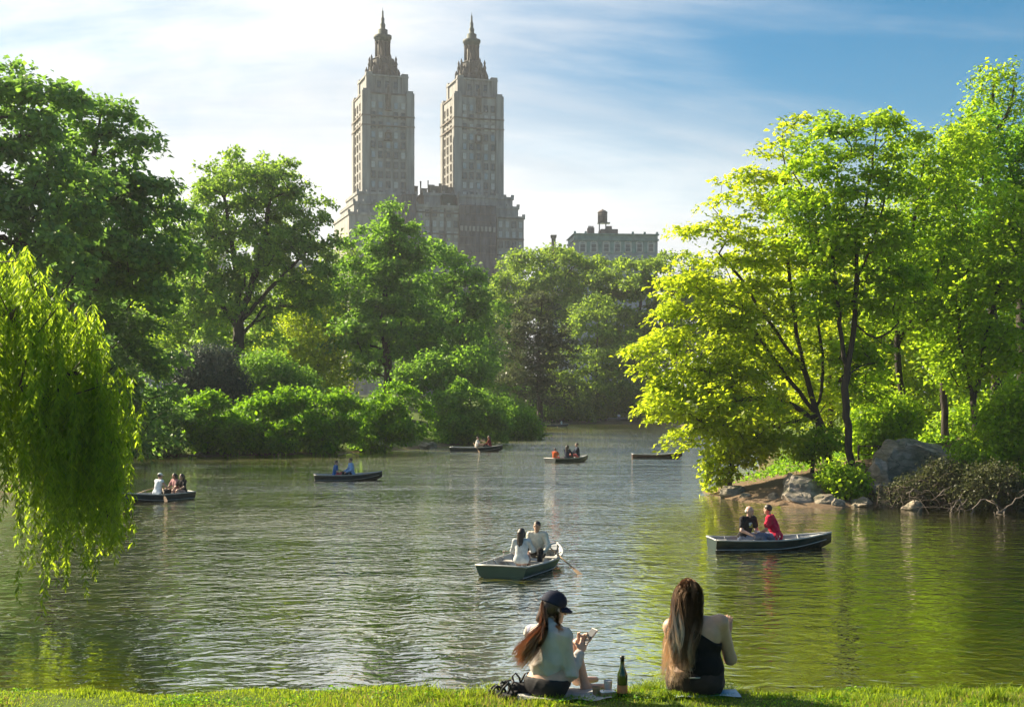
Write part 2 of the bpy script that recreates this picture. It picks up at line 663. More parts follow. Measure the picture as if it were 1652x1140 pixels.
def ground_z(x, y):
    x = np.asarray(x, dtype=float)
    y = np.asarray(y, dtype=float)
    s = lake_sd(x, y)
    slope = np.where(y > 150, 0.085, np.where(x > 5, 0.20, 0.16))
    s2 = np.maximum(s, 0)
    z = 0.10 + np.minimum(slope * s2, 2.5) + np.clip((s2 - 12) * 0.012, 0, 3.5)
    z = z + wobble(x, y) * 0.12 * np.clip(s2 / 3, 0, 1)
    z = np.where(s < 0, -np.minimum(0.35 * -s, 2.0) + 0.10 * np.exp(s), z)
    # the near bank: a level lawn that falls steeply to the water
    t = np.clip((y - 10.15 - 0.10 * np.sin(x * 1.9 + 0.6) * np.sin(x * 0.7) - 0.05 * np.sin(x * 5.3)) / 3.5, 0, 1)
    near = (BANK_Z + np.clip((7.5 - y) * 0.16, 0, 0.9)) * (1 - t * t * (3 - 2 * t)) - 0.6 * t
    near = near + 0.02 * wobble(x * 1.7, y * 1.7) * (1 - t)
    return np.where(y < 14, np.maximum(near, np.where(s > 0, np.minimum(z, 0.3), -2)), z)


def gz(x, y):
    return float(ground_z(np.array([x]), np.array([y]))[0])


def make_land():
    xs = np.concatenate([np.arange(-640, -120, 40), np.arange(-120, -45, 5), np.arange(-45, -9, 1.2), np.arange(-9, 9, 0.45),
                         np.arange(9, 45, 1.2), np.arange(45, 120, 5), np.arange(120, 641, 40)])
    ys = np.concatenate([np.arange(-70, -8, 8), np.arange(-8, 6, 1.4), np.arange(6, 15, 0.3), np.arange(15, 45, 1.5), np.arange(45, 125, 1.1),
                         np.arange(125, 260, 4), np.arange(260, 931, 30)])
    X, Y = np.meshgrid(xs, ys)
    Z = ground_z(X, Y)
    ny, nx = X.shape
    V = np.stack([X, Y, Z], -1).reshape(-1, 3)
    i = np.arange(ny - 1)[:, None] * nx
    j = np.arange(nx - 1)[None, :]
    Q = np.stack([i + j, i + j + 1, i + nx + j + 1, i + nx + j], -1).reshape(-1, 4)
    me = raw_mesh('ground', V, Q, True)
    dirt_and_sun = np.clip(1.0 - (lake_sd(X, Y)) / 1.6, 0, 1) * 0.5
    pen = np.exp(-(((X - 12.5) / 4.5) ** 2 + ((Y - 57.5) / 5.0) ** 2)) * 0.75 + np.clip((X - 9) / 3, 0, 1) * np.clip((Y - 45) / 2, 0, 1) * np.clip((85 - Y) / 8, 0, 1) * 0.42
    pen = pen + np.where((Y > 214) & (Y < 232) & (X > 0) & (X < 40), 0.5, 0)  # sunlit strip of the far bank, its sunlight painted in as tan ground
    dirt_and_sun = np.where(Y < 15, np.where(Y > 11.2, 0.3, 0.0), np.maximum(dirt_and_sun, pen))
    a = me.attributes.new('dirt_and_sun', 'FLOAT', 'POINT')
    a.data.foreach_set('value', dirt_and_sun.astype(np.float32).ravel())
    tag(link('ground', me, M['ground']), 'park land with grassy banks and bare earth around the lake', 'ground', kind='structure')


make_land()

wv = [(-150, 8, 0), (150, 8, 0), (150, 240, 0), (-150, 240, 0)]
water = link('water', raw_mesh('water', wv, [(0, 1, 2, 3)]), M['water'])
tag(water, 'olive green rippled lake water reflecting trees and bright sky', 'lake', kind='structure')


# ------------------------------------------------------------------ the air
def make_haze():
    m = bpy.data.materials.new('air')
    m.use_nodes = True
    N, L = m.node_tree.nodes, m.node_tree.links
    N.clear()
    out = N.new('ShaderNodeOutputMaterial')
    v = N.new('ShaderNodeVolumePrincipled')
    v.inputs['Color'].default_value = (0.92, 0.95, 1.0, 1)
    v.inputs['Density'].default_value = 0.00018
    v.inputs['Anisotropy'].default_value = 0.2
    L.new(v.outputs[0], out.inputs['Volume'])
    o = MB().box(-655, 655, -75, 945, -3.2, 150).build('haze', m)
    tag(o, 'thin summer haze lying over the whole lake and park', 'haze', kind='stuff')


make_haze()


# ------------------------------------------------------------------ buildings
M['stone'] = mat_basic('warm_grey_limestone', (0.240, 0.242, 0.240), 0.85, 0.24, 0.8, 0.3, 3.0, stretch=(1, 1, 0.12))
M['stone_dark'] = mat_basic('weathered_terracotta', (0.15, 0.13, 0.115), 0.85, 0.25, 0.6, 0.3, 3.0)
M['stone_pale'] = mat_basic('pale_limestone', (0.29, 0.28, 0.266), 0.85, 0.2, 0.8, 0.3, 3.0, stretch=(1, 1, 0.15))
M['stone_crown'] = mat_basic('sooty_terracotta', (0.085, 0.082, 0.080), 0.85, 0.25, 0.8, 0.3, 3.0, stretch=(1, 1, 0.3))
M['copper'] = mat_basic('dark_patinated_copper', (0.020, 0.045, 0.042), 0.7, 0.3, 0.8)
M['netting'] = mat_basic('scaffold_net', (0.10, 0.10, 0.115), 0.9, 0.3, 0.5, 0.5, 6.0, stretch=(1, 1, 0.4))
M['pane_pale'] = mat_basic('window_blind', (0.42, 0.44, 0.44), 0.35, 0.15, 1.0)
M['pane_dark'] = mat_basic('window_dark', (0.09, 0.095, 0.10), 0.12, 0.2, 1.0)
M['pane_glint'] = mat_basic('window_glass', (0.24, 0.27, 0.29), 0.08, 0.3, 0.6, spec=0.9)
M['teal_roof'] = mat_basic('teal_copper_roof', (0.15, 0.24, 0.24), 0.6, 0.2, 0.8)
M['blue_wall'] = mat_basic('blue_grey_wall', (0.27, 0.29, 0.34), 0.85, 0.15, 0.5)
M['tank_wood'] = mat_basic('tank_planks', (0.15, 0.125, 0.115), 0.85, 0.3, 1.5, stretch=(3, 3, 0.4))
M['pink_wall'] = mat_basic('pinkish_render', (0.50, 0.40, 0.36), 0.85, 0.12, 0.5)


class Frame:
    """A building's own axes: u along the front, v away from the viewer, w up; solves them from photo pixels."""

    def __init__(self, px, d, zg, deg):
        self.a = math.radians(deg)
        self.O = ((px - CX) / F * d, d, zg)

    def u(self, px, v=0.0):
        k = (px - CX) / F
        ca, sa = math.cos(self.a), math.sin(self.a)
        return (k * (self.O[1] + v * ca) - self.O[0] + v * sa) / (ca - k * sa)

    def w(self, py, u, v=0.0):
        Y = self.O[1] + u * math.sin(self.a) + v * math.cos(self.a)
        return CH - (py - HY) / F * Y - self.O[2]

    def root(self, name):
        return empty(name, self.O, self.a)


def window_mesh(name, w, h, pane, frame, arched=False):
    """sill, jambs, head and a cross bar standing proud of a set-back pane"""
    b = MB()
    t = 0.16
    b.box(-w / 2, w / 2, -0.05, 0.02, 0, h, 1)
    b.box(-w / 2 - t, -w / 2, -0.22, 0.02, -t, h + t, 0)
    b.box(w / 2, w / 2 + t, -0.22, 0.02, -t, h + t, 0)
    b.box(-w / 2, w / 2, -0.30, 0.02, -t, 0, 0)
    b.box(-w / 2, w / 2, -0.22, 0.02, h, h + t, 0)
    b.box(-w / 2, w / 2, -0.10, -0.05, h * 0.48, h * 0.48 + 0.09, 0)
    if arched:
        n = 8
        vs, fs = [], []
        for i in range(n + 1):
            a = math.pi * i / n
            for r, y in ((w / 2 + 0.45, -0.25), (w / 2 - 0.05, -0.25), (w / 2 + 0.45, 0.02), (w / 2 - 0.05, 0.02)):
                vs.append((r * math.cos(a), y, h + t + r * math.sin(a) * 0.75))
        for i in range(n):
            p, q = 4 * i, 4 * i + 4
            fs += [(p, q, q + 1, p + 1), (p, p + 2, q + 2, q), (p + 1, q + 1, q + 3, p + 3)]
        b.add(vs, fs, 0)
        b.box(-w / 2 - 0.42, -w / 2 - t, -0.25, 0.02, -t, h + t, 0)
        b.box(w / 2 + t, w / 2 + 0.42, -0.25, 0.02, -t, h + t, 0)
    me = b.mesh(name)
    me.materials.append(frame)
    me.materials.append(pane)
    return me


def put(me, name, parent, loc, rz=0.0):
    o = bpy.data.objects.new(name, me)
    COL.objects.link(o)
    o.parent = parent
    o.location = loc
    o.rotation_euler = (0, 0, rz)
    return o


def twin_tower_building():
    fr = Frame(692, 430, 3.0, 18)
    root = fr.root('apartment_building')
    tag(root, 'grey stone apartment building with two tall spired towers above the trees', 'building')
    rnd = random.Random(5)
    win_p = window_mesh('window', 1.25, 2.0, M['pane_pale'], M['stone_pale'])
    win_d = window_mesh('window', 1.25, 2.0, M['pane_dark'], M['stone_dark'])
    win_g = window_mesh('window', 1.25, 2.0, M['pane_glint'], M['stone'])

    def tower(px0, px1, v0, py_top, tall):
        u0, u1 = fr.u(px0, v0), fr.u(px1, v0)
        W = u1 - u0
        uc = (u0 + u1) / 2
        dep = 17.0
        vc = v0 + dep / 2
        hw, hd = W / 2, dep / 2
        wt = fr.w(py_top, uc, v0)
        wb = fr.w(330, uc, v0)
        b = MB()
        b.box(-hw, hw, -hd, hd, 0, wt - wb)
        H = wt - wb
        t = bpy.data.objects.new('tower', b.mesh('tower'))
        COL.objects.link(t)
        t.data.materials.append(M['stone'])
        t.parent = root
        t.location = (uc, vc, wb)
        # corner piers, belt courses, parapet
        b = MB()
        for sx in (-1, 1):
            for sy in (-1, 1):
                x0, x1 = sorted((sx * (hw + 0.45), sx * (hw - 2.3)))
                y0, y1 = sorted((sy * (hd + 0.45), sy * (hd - 2.3)))
                b.box(x0, x1, y0, y1, 0, H + 0.9)
                b.box(x0 + 0.35, x1 - 0.35, y0 + 0.35, y1 - 0.35, H + 0.9, H + 1.7)
        b.build('corner_pier', M['stone'], t)
        b = MB()
        for z in (H - 7.4, H - 10.6):
            b.box(-hw - 0.62, hw + 0.62, -hd - 0.62, hd + 0.62, z, z + 0.45)
        b.box(-hw - 0.3, hw + 0.3, -hd - 0.3, hd + 0.3, H, H + 0.5)
        b.build('belt_course', M['stone_dark'], t)
        for z, wd, ht in ((H - 15.4, 2.6, 2.6), (H - 5.4, 2.2, 5.2)):      # balcony and pediment on the centre line
            b = MB()
            b.box(-wd / 2, wd / 2, -hd - 0.85, -hd, z, z + 0.5)
            b.box(-wd / 2 + 0.2, -wd / 2 + 0.6, -hd - 0.6, -hd, z + 0.5, z + ht)
            b.box(wd / 2 - 0.6, wd / 2 - 0.2, -hd - 0.6, -hd, z + 0.5, z + ht)
            b.taper(-wd / 2, wd / 2, -hd - 0.8, -hd, z + ht, z + ht + 1.1, 0.25)
            b.build('balcony', M['stone_dark'], t)
        MB().box(-0.35, 0.35, -hd - 0.55, -hd, H - 4, H + 3.0).build('mullion', M['stone_dark'], t)
        # upper stage
        h2, d2 = hw * 0.80, hd * 0.80
        z2 = H + 0.5
        z3 = z2 + 6.3
        b = MB()
        b.box(-h2, h2, -d2, d2, z2, z3)
        for sx in (-1, 1):
            for sy in (-1, 1):
                x0, x1 = sorted((sx * (h2 + 0.4), sx * (h2 - 1.7)))
                y0, y1 = sorted((sy * (d2 + 0.4), sy * (d2 - 1.7)))
                b.box(x0, x1, y0, y1, z2, z3 + 0.8)
        for x in (-h2 * 0.42, 0, h2 * 0.42):
            b.box(x - 1.0, x - 0.7, -d2 - 0.35, -d2, z2 + 0.4, z3 - 0.8)
            b.box(x + 0.7, x + 1.0, -d2 - 0.35, -d2, z2 + 0.4, z3 - 0.8)
        b.box(-h2 - 0.55, h2 + 0.55, -d2 - 0.55, d2 + 0.55, z3 - 0.55, z3)
        b.build('upper_stage', M['stone'], t)
        # crown of buttresses
        b = MB()
        z = z3
        for hwk, hh in ((0.66, 2.2), (0.56, 2.2), (0.47, 2.4)):
            r = hw * hwk
            prof = [(r * 1.05, z), (r * 1.05, z + 0.4), (r, z + 0.45), (r * 0.96, z + hh - 0.3), (r * 1.02, z + hh)]
            b.lathe(0, 0, prof, 8, 0, False)
            z += hh
        b.build('crown_base', M['stone_crown'], t)
        b = MB()
        for k in range(8):
            a = math.pi / 8 + k * math.pi / 4
            r = hw * 0.54
            b.lathe(r * math.cos(a), r * math.sin(a), [(0.55, z3 + 1.8), (0.5, z3 + 5.0), (0.65, z3 + 5.2), (0.3, z3 + 6.2), (0.42, z3 + 6.9), (0.05, z3 + 8.0)], 6)
            r = hw * 0.66
            a += math.pi / 8
            b.lathe(r * math.cos(a), r * math.sin(a), [(0.6, z3), (0.5, z3 + 2.4), (0.6, z3 + 2.6), (0.1, z3 + 4.0)], 6)
        for k in range(8):
            a = k * math.pi / 4 + math.pi / 8
            c, s = math.cos(a), math.sin(a)
            V = []
            for q in (-0.5, 0.5):
                for r0_, z0_ in ((hw * 0.40, z3), (hw * 0.74, z3), (hw * 0.70, z3 + 1.6), (hw * 0.58, z3 + 2.6), (hw * 0.54, z3 + 4.2), (hw * 0.40, z3 + 6.2)):
                    V.append((r0_ * c - q * s, r0_ * s + q * c, z0_))
            b.add(V, [(0, 1, 2, 3, 4, 5), (11, 10, 9, 8, 7, 6)] + [(i_, i_ + 6, (i_ + 1) % 6 + 6, (i_ + 1) % 6) for i_ in range(6)])
        b.build('finial', M['stone_crown'], t)
        # round temple
        r = 2.35
        z4 = z
        b = MB()
        b.lathe(0, 0, [(r + 0.5, z4), (r + 0.5, z4 + 0.6), (r * 0.72, z4 + 0.6), (r * 0.72, z4 + 6.0)], 16)
        for k in range(10):
            a = k * 2 * math.pi / 10 + 0.2
            b.lathe(r * math.cos(a), r * math.sin(a), [(0.34, z4 + 0.6), (0.28, z4 + 5.4), (0.42, z4 + 5.9)], 8)
        b.build('lantern', M['stone_crown'], t)
        z5 = z4 + 5.9
        b = MB()
        b.lathe(0, 0, [(r + 0.35, z5), (r + 0.45, z5 + 1.1), (r + 0.75, z5 + 1.3), (r + 0.75, z5 + 2.2), (r + 0.3, z5 + 2.3), (1.75, z5 + 2.4),
                       (1.7, z5 + 4.2), (1.45, z5 + 4.3), (0.85, z5 + 4.6), (0.95, z5 + 6.0), (0.6, z5 + 6.6), (0.62, z5 + 8.0), (0.35, z5 + 8.6),
                       (0.3, z5 + 10.4), (0.10, z5 + 10.9), (0.04, z5 + 11.9)], 14)
        b.build('spire', M['copper'], t)
        # windows
        for k in range(13):
            z = H - 4.6 - 3.28 * k
            if z < 1:
                break
            for x in (-0.60, -0.31, 0.0, 0.31, 0.60):
                if k < 2 and x == 0.0:
                    continue
                put(rnd.choice((win_d, win_d, win_p, win_g) if tall else (win_d, win_d, win_g, win_g, win_p)), 'window', t, (x * hw, -hd, z))
            for y in (-0.42, 0.1, 0.55):
                put(win_d, 'window', t, (-hw, y * hd, z), -math.pi / 2)
        for x in (-h2 * 0.42, 0, h2 * 0.42):
            put(win_d, 'window', t, (x, -d2, z2 + 2.2))

    tower(586, 666, 6.0, 153, False)
    tower(734, 810, 6.0, 158, True)

    def block(name, px0, px1, py, v0, dep, mat, trim=True, cut=440):
        u0, u1 = fr.u(px0, v0), fr.u(px1, v0)
        uc = (u0 + u1) / 2
        wt = fr.w(py, uc, v0)
        b = MB()
        b.box(u0, u1, v0, v0 + dep, -2, wt)
        if trim:
            b.box(u0 - 0.35, u1 + 0.35, v0 - 0.4, v0 + dep + 0.35, wt - 0.7, wt + 0.25)
            n = max(2, int((u1 - u0) / 3.2))
            for i in range(n + 1):
                x = u0 + (u1 - u0) * i / n
                b.box(x - 0.45, x + 0.45, v0 - 0.3, v0 + 0.5, wt + 0.25, wt + 1.0)
        return b.build(name, mat, root), u0, u1, wt

    block('base_block', 563, 672, 345, 0.8, 27, M['stone_pale'])
    block('base_block', 571, 672, 328, 2.4, 24, M['stone'])
    block('base_block', 577, 672, 312, 4.2, 20, M['stone'])
    mid, a0, a1, aw = block('base_block', 672, 741, 332, 0.0, 25, M['stone_pale'])
    block('penthouse', 684, 731, 313, 6.5, 12, M['stone_pale'])
    block('penthouse', 714, 736, 314, 4.0, 5, M['copper'], False)
    block('base_block', 741, 802, 316, 1.2, 24, M['stone'])
    rw, b0, b1, bw = block('base_block', 802, 845, 350, 0.0, 25, M['stone_pale'])
    block('base_block', 802, 836, 334, 3.0, 20, M['stone_pale'])
    block('base_block', 802, 827, 319, 5.2, 17, M['stone'])
    # belt courses and bays on the pale fronts
    b = MB()
    for py in (343, 377, 403):
        for u0, u1 in ((a0, a1), (b0, b1)):
            w = fr.w(py if u0 == a0 else py + 9, (u0 + u1) / 2)
            b.box(u0, u1, -0.45, 0, w - 0.22, w + 0.22)
    for f in (0.34, 0.66):
        x = a0 + (a1 - a0) * f
        b.box(x - 0.3, x + 0.3, -0.38, 0, 20, fr.w(334, x))
    b.build('belt_course', M['stone_dark'], root)
    for u0, u1, wt in ((a0, a1, aw), (b0, b1, bw)):
        n = 6 if u0 == a0 else 4
        for r in range(7):
            for i in range(n):
                x = u0 + (u1 - u0) * (i + 0.5) / n
                z = wt - 3.6 - r * 3.4
                put(win_p if rnd.random() < 0.6 else win_d, 'window', root, (x, 0, z))
    for i in range(9):
        x = fr.u(744, 0) + i * (fr.u(799, 0) - fr.u(744, 0)) / 8
    # repair scaffolds wrapped in dark netting
    for px0, px1, py in ((648.5, 671, 313), (741.5, 800, 331)):
        u0, u1 = fr.u(px0, -1.2), fr.u(px1, -1.2)
        wt = fr.w(py, (u0 + u1) / 2, -1.2)
        n = max(4, int((u1 - u0) / 1.6))
        nz = 26
        vs, fs = [], []
        for k in range(nz + 1):
            for i in range(n + 1):
                vs.append((u0 + (u1 - u0) * i / n, -1.2 - 0.22 * (1 if i % 2 else 0) - 0.1 * rnd.random(), -2 + (wt + 2) * k / nz))
        for k in range(nz):
            for i in range(n):
                p = k * (n + 1) + i
                fs.append((p, p + 1, p + n + 2, p + n + 1))
        m = MB().add(vs, fs)
        m.box(u0, u1, -1.15, 0.7, -2, wt - 0.2)
        sc = m.build('scaffold_net', M['netting'], root)
        b = MB()
        for i in range(n + 1):
            x = u0 + (u1 - u0) * i / n
            b.tube([(x, -1.45, -2), (x, -1.45, wt + rnd.uniform(0.3, 1.8))], 0.08, 5)
        for k in range(0, 9):
            z = wt - 0.4 - k * 2.6
            b.tube([(u0, -1.5, z), (u1, -1.5, z)], 0.07, 5)
        b.build('scaffold_tube', M['stone_dark'], sc)
    b = MB()
    w = fr.w(374, fr.u(770, 0))
    for i in range(9):
        x = fr.u(745, -1.6) + i * (fr.u(797, -1.6) - fr.u(745, -1.6)) / 8
        b.box(x - 0.45, x + 0.45, -1.75, -1.2, w, w + 1.6)
    b.build('balustrade', M['stone_pale'], root)
    # clutter on the roof between the towers
    b = MB()
    for px, h, s in ((673, 2.6, .5), (680, 4.2, .2), (686, 1.8, .9), (692, 4.4, .16), (698, 3.0, .8), (705, 2.6, .9), (712, 3.4, .4), (719, 2.8, .7), (727, 2.2, .9)):
        u = fr.u(px, 6)
        z = fr.w(313, u, 6)
        b.box(u - s, u + s, 7, 7 + 2 * s, z, z + h)
        b.box(u - s * 1.2, u + s * 1.2, 6.9, 7.1 + 2 * s, z + h, z + h + 0.25)
    b.build('roof_plant', M['stone_dark'], root)


twin_tower_building()


def mansard_building():
    fr = Frame(994, 400, 3.0, 5)
    root = fr.root('mansard_building')
    tag(root, 'blue grey building with teal roof cornice and arched windows behind the trees', 'building')
    u0, u1 = fr.u(927), fr.u(1061)
    wt = fr.w(379, 0)
    wc = fr.w(388, 0)
    MB().box(u0, u1, 0, 16, -2, wc).build('wall', M['blue_wall'], root)
    b = MB()
    b.box(u0 - 0.3, u1 + 0.3, -0.55, 16.3, wc, wc + 0.5)
    b.box(u0, u1, -0.1, 16, wc + 0.5, wt)
    b.box(u0 - 0.4, u1 + 0.4, -0.7, 16.4, wt, wt + 0.35)
    n = 44
    for i in range(n):
        x = u0 + (u1 - u0) * (i + 0.5) / n
        b.box(x - 0.14, x + 0.14, -0.5, 0, wc - 0.35, wc)
    roof = b.build('roof', M['teal_roof'], root)
    b = MB()
    for px in (927.5, 945, 1021, 1040, 1060):
        x = fr.u(px)
        b.box(x - 0.3, x + 0.3, -0.4, 0.4, wt + 0.35, wt + 1.0)
    b.build('parapet_knob', M['teal_roof'], roof)
    for k, (ht, wd) in enumerate(((0, 0),)):
        me = window_mesh('window', 1.5, 2.3, M['pane_dark'], M['pane_pale'], True)
        for px in (940, 958, 978, 996, 1013, 1031.5, 1050):
            x = fr.u(px)
            put(me, 'window', root, (x, 0, fr.w(406, x)))
            put(me, 'window', root, (x, 0, fr.w(406, x) - 4.4))
    for px in (949, 968, 987, 1004.5, 1022, 1041):
        x = fr.u(px)
        MB().box(x - 0.55, x + 0.55, -0.35, 0, fr.w(409, x), wc - 0.36).build('pilaster', M['teal_roof'], root)
    ph = MB().box(fr.u(970, 5), fr.u(997, 5), 5, 11, wt, fr.w(369.5, 0, 5)).build('penthouse', M['stone_dark'], root)
    b = MB()
    b.box(fr.u(980, 5), fr.u(988, 5), 6, 8, fr.w(369.5, 0, 5), fr.w(364, 0, 5))
    b.build('vent_box', M['stone_dark'], ph)
    b = MB()
    z0, z1 = wt, fr.w(367.5, 0, 3)
    b.box(fr.u(949, 3), fr.u(959, 3), 3, 5.5, z0, z1)
    for px in (951, 954, 957):
        x = fr.u(px, 3)
        b.box(x - 0.2, x + 0.2, 3.8, 4.4, z1, z1 + 0.6)
    b.build('chimney', M['tank_wood'], root)
    b = MB()
    b.box(fr.u(890.5, 3), fr.u(896.5, 3), 3, 4.4, wt - 12, fr.w(381, 0, 3))
    b.taper(fr.u(889.5, 3), fr.u(897.5, 3), 2.8, 4.6, fr.w(385, 0, 3), fr.w(380, 0, 3), 1.15)
    b.build('chimney', M['tank_wood'], root)
    # side wing towards the lone chimney
    MB().box(fr.u(880), u0, 2, 15, -2, fr.w(400, 0)).build('wing', M['blue_wall'], root)
    # water tank on the roof
    x = fr.u(972.5, 7)
    wd = fr.O[2]
    tr = empty('water_tank', (fr.O[0] + x * math.cos(fr.a) - 7.5 * math.sin(fr.a), fr.O[1] + x * math.sin(fr.a) + 7.5 * math.cos(fr.a), wd + fr.w(370, 0, 5)))
    tag(tr, 'brown wooden rooftop water tank on legs above the teal roof', 'water tank')
    zb = fr.w(359, x, 7) - fr.w(370, 0, 5)
    ztop = fr.w(343, x, 7) - fr.w(370, 0, 5)
    b = MB().lathe(0, 0, [(1.48, zb), (1.5, ztop)], 20)
    tk = b.build('tank', M['tank_wood'], tr)
    b = MB()
    for k in range(5):
        z = zb + 0.25 + k * (ztop - zb - 0.4) / 4
        b.lathe(0, 0, [(1.50, z), (1.54, z), (1.54, z + 0.08), (1.50, z + 0.08)], 20, caps=False)
    b.build('hoop', M['pane_dark'], tk)
    MB().lathe(0, 0, [(1.62, ztop), (1.6, ztop + 0.15), (0.9, ztop + 0.75), (0.15, ztop + 1.0), (0.15, ztop + 1.2)], 20).build('roof', M['tank_wood'], tr)
    for sx in (-1, 1):
        for sy in (-1, 1):
            MB().box(sx * 1.0 - 0.12, sx * 1.0 + 0.12, sy * 1.0 - 0.12, sy * 1.0 + 0.12, -1.0, zb).build('leg', M['pane_dark'], tr)
    MB().box(-1.6, 2.3, -1.2, 1.2, zb - 0.3, zb).build('platform', M['pane_dark'], tr)


mansard_building()


def plain_block(name, label, px0, px1, py, d, mat, deg=0, rows=6, cols=5):
    fr = Frame((px0 + px1) / 2, d, 3.0, deg)
    root = fr.root(name)
    tag(root, label, 'building')
    u0, u1 = fr.u(px0), fr.u(px1)
    wt = fr.w(py, 0)
    MB().box(u0, u1, 0, 14, -2, wt).build('wall', mat, root)
    b = MB()
    b.box(u0 - 0.3, u1 + 0.3, -0.4, 14.3, wt, wt + 0.6)
    b.build('cornice', M['stone_pale'], root)
    me = window_mesh('window', 1.3, 2.0, M['pane_dark'], M['stone_pale'])
    for r in range(rows):
        for c in range(cols):
            put(me, 'window', root, (u0 + (u1 - u0) * (c + 0.5) / cols, 0, wt - 3.4 - 3.4 * r))


plain_block('cream_building', 'pale cream building glimpsed through the big elm', 452, 520, 425, 390, M['pink_wall'], 4, 6, 4)
plain_block('whitish_building', 'whitish building glimpsed left of the big elm trunk', 196, 352, 405, 380, M['blue_wall'], 4, 6, 7)


# ------------------------------------------------------------------ trees
def unit(v):
    return v / (np.linalg.norm(v, axis=-1, keepdims=True) + 1e-9)


def leaf_mesh(name, P, Nrm, D, ln, wd, fold=0.12):
    """one folded rhombus per leaf: base P, normal Nrm, direction D, length and width"""
    S = unit(np.cross(D, Nrm))
    Nn = np.cross(S, D)
    ln = ln[:, None]
    wd = wd[:, None]
    v0 = P
    v1 = P + D * ln * 0.45 + S * wd * 0.5 + Nn * ln * fold
    v2 = P + D * ln - Nn * ln * fold * 0.6
    v3 = P + D * ln * 0.45 - S * wd * 0.5 + Nn * ln * fold
    V = np.stack([v0, v1, v2, v3], 1).reshape(-1, 3)
    Q = np.arange(len(V)).reshape(-1, 4)
    return raw_mesh(name, V, Q)


def sprays(rng, A, N, R, nleaf, lsize, thick, droop, tilt):
    """leaves scattered in flat tilted sprays round the points A with normals N"""
    k = len(A)
    idx = np.repeat(np.arange(k), nleaf)
    n = len(idx)
    Nn = N[idx]
    ref = unit(rng.normal(size=(k, 3)))[idx]
    U = unit(np.cross(Nn, ref))
    W = np.cross(Nn, U)
    Rk = (R * rng.uniform(0.65, 1.3, k))[idx]
    r = np.sqrt(rng.rand(n))
    a = rng.rand(n) * 2 * np.pi
    # lobed outline so that a spray is no disc
    ph = (rng.rand(k) * 6.28)[idx]
    lob = 0.72 + 0.28 * np.sin(3 * a + ph) + 0.12 * np.sin(7 * a + 2 * ph)
    rr = r * Rk * lob
    P = A[idx] + U * (rr * np.cos(a))[:, None] + W * (rr * np.sin(a))[:, None]
    P += Nn * (rng.normal(size=n) * thick * Rk)[:, None]
    P[:, 2] -= droop * (rr / R) ** 2 * R
    nl = unit(Nn * 1.0 + rng.normal(size=(n, 3)) * tilt)
    out = U * np.cos(a)[:, None] + W * np.sin(a)[:, None]
    D = unit(out + rng.normal(size=(n, 3)) * 0.6 - np.array([0, 0, 0.35]))
    D = unit(D - nl * np.sum(D * nl, 1, keepdims=True))
    ln = lsize * rng.uniform(0.45, 1.45, n)
    return P, nl, D, ln, ln * rng.uniform(0.5, 0.75, n)


def skeleton(rng, stems, A, step, up=0.25):
    """grows branches from the given stems to every point of A"""
    pos, par = [], []
    for st, src in stems:
        st = np.asarray(st, dtype=float)
        seg = []
        for i in range(len(st) - 1):
            m = max(2, int(np.linalg.norm(st[i + 1] - st[i]) / step))
            for j in range(m):
                seg.append(st[i] + (st[i + 1] - st[i]) * j / m)
        seg.append(st[-1])
        seg = np.array(seg)
        # smooth the corners and let the stem waver a little
        for _ in range(3):
            seg[1:-1] = 0.25 * seg[:-2] + 0.5 * seg[1:-1] + 0.25 * seg[2:]
        seg[1:-1] += rng.normal(size=seg[1:-1].shape) * step * 0.06
        start = 0
        if src and pos:
            d = np.linalg.norm(np.array(pos) - seg[0], axis=1)
            prev = int(np.argmin(d))
            start = 1
        else:
            prev = -1
        for q in seg[start:]:
            pos.append(q)
            par.append(prev)
            prev = len(pos) - 1
    n0 = len(pos)
    base = np.array(pos)
    order = np.argsort([np.min(np.linalg.norm(base - a, axis=1)) for a in A])
    buf = np.zeros((n0 + len(A) * 12, 3))
    buf[:n0] = base
    n = n0
    lo = base[0, 2]
    for i in order:
        a = A[i]
        d = buf[:n] - a
        dist = np.linalg.norm(d, axis=1)
        hor = np.linalg.norm(d[:, :2], axis=1)
        cost = dist + 0.9 * np.maximum(0, d[:, 2] + up * hor) + np.where(buf[:n, 2] < lo + 0.8, 3.0, 0)
        j = int(np.argmin(cost))
        p = buf[j]
        L = dist[j]
        m = int(np.clip(L / step, 1, 10))
        prev = j
        c = p + (a - p) * 0.5 + np.array([0, 0, 0.13 * L]) + rng.normal(size=3) * 0.07 * L
        for k in range(1, m + 1):
            t = k / m
            q = (1 - t) ** 2 * p + 2 * t * (1 - t) * c + t * t * a
            buf[n] = q
            par.append(prev)
            prev = n
            n += 1
    return buf[:n], np.array(par), n0


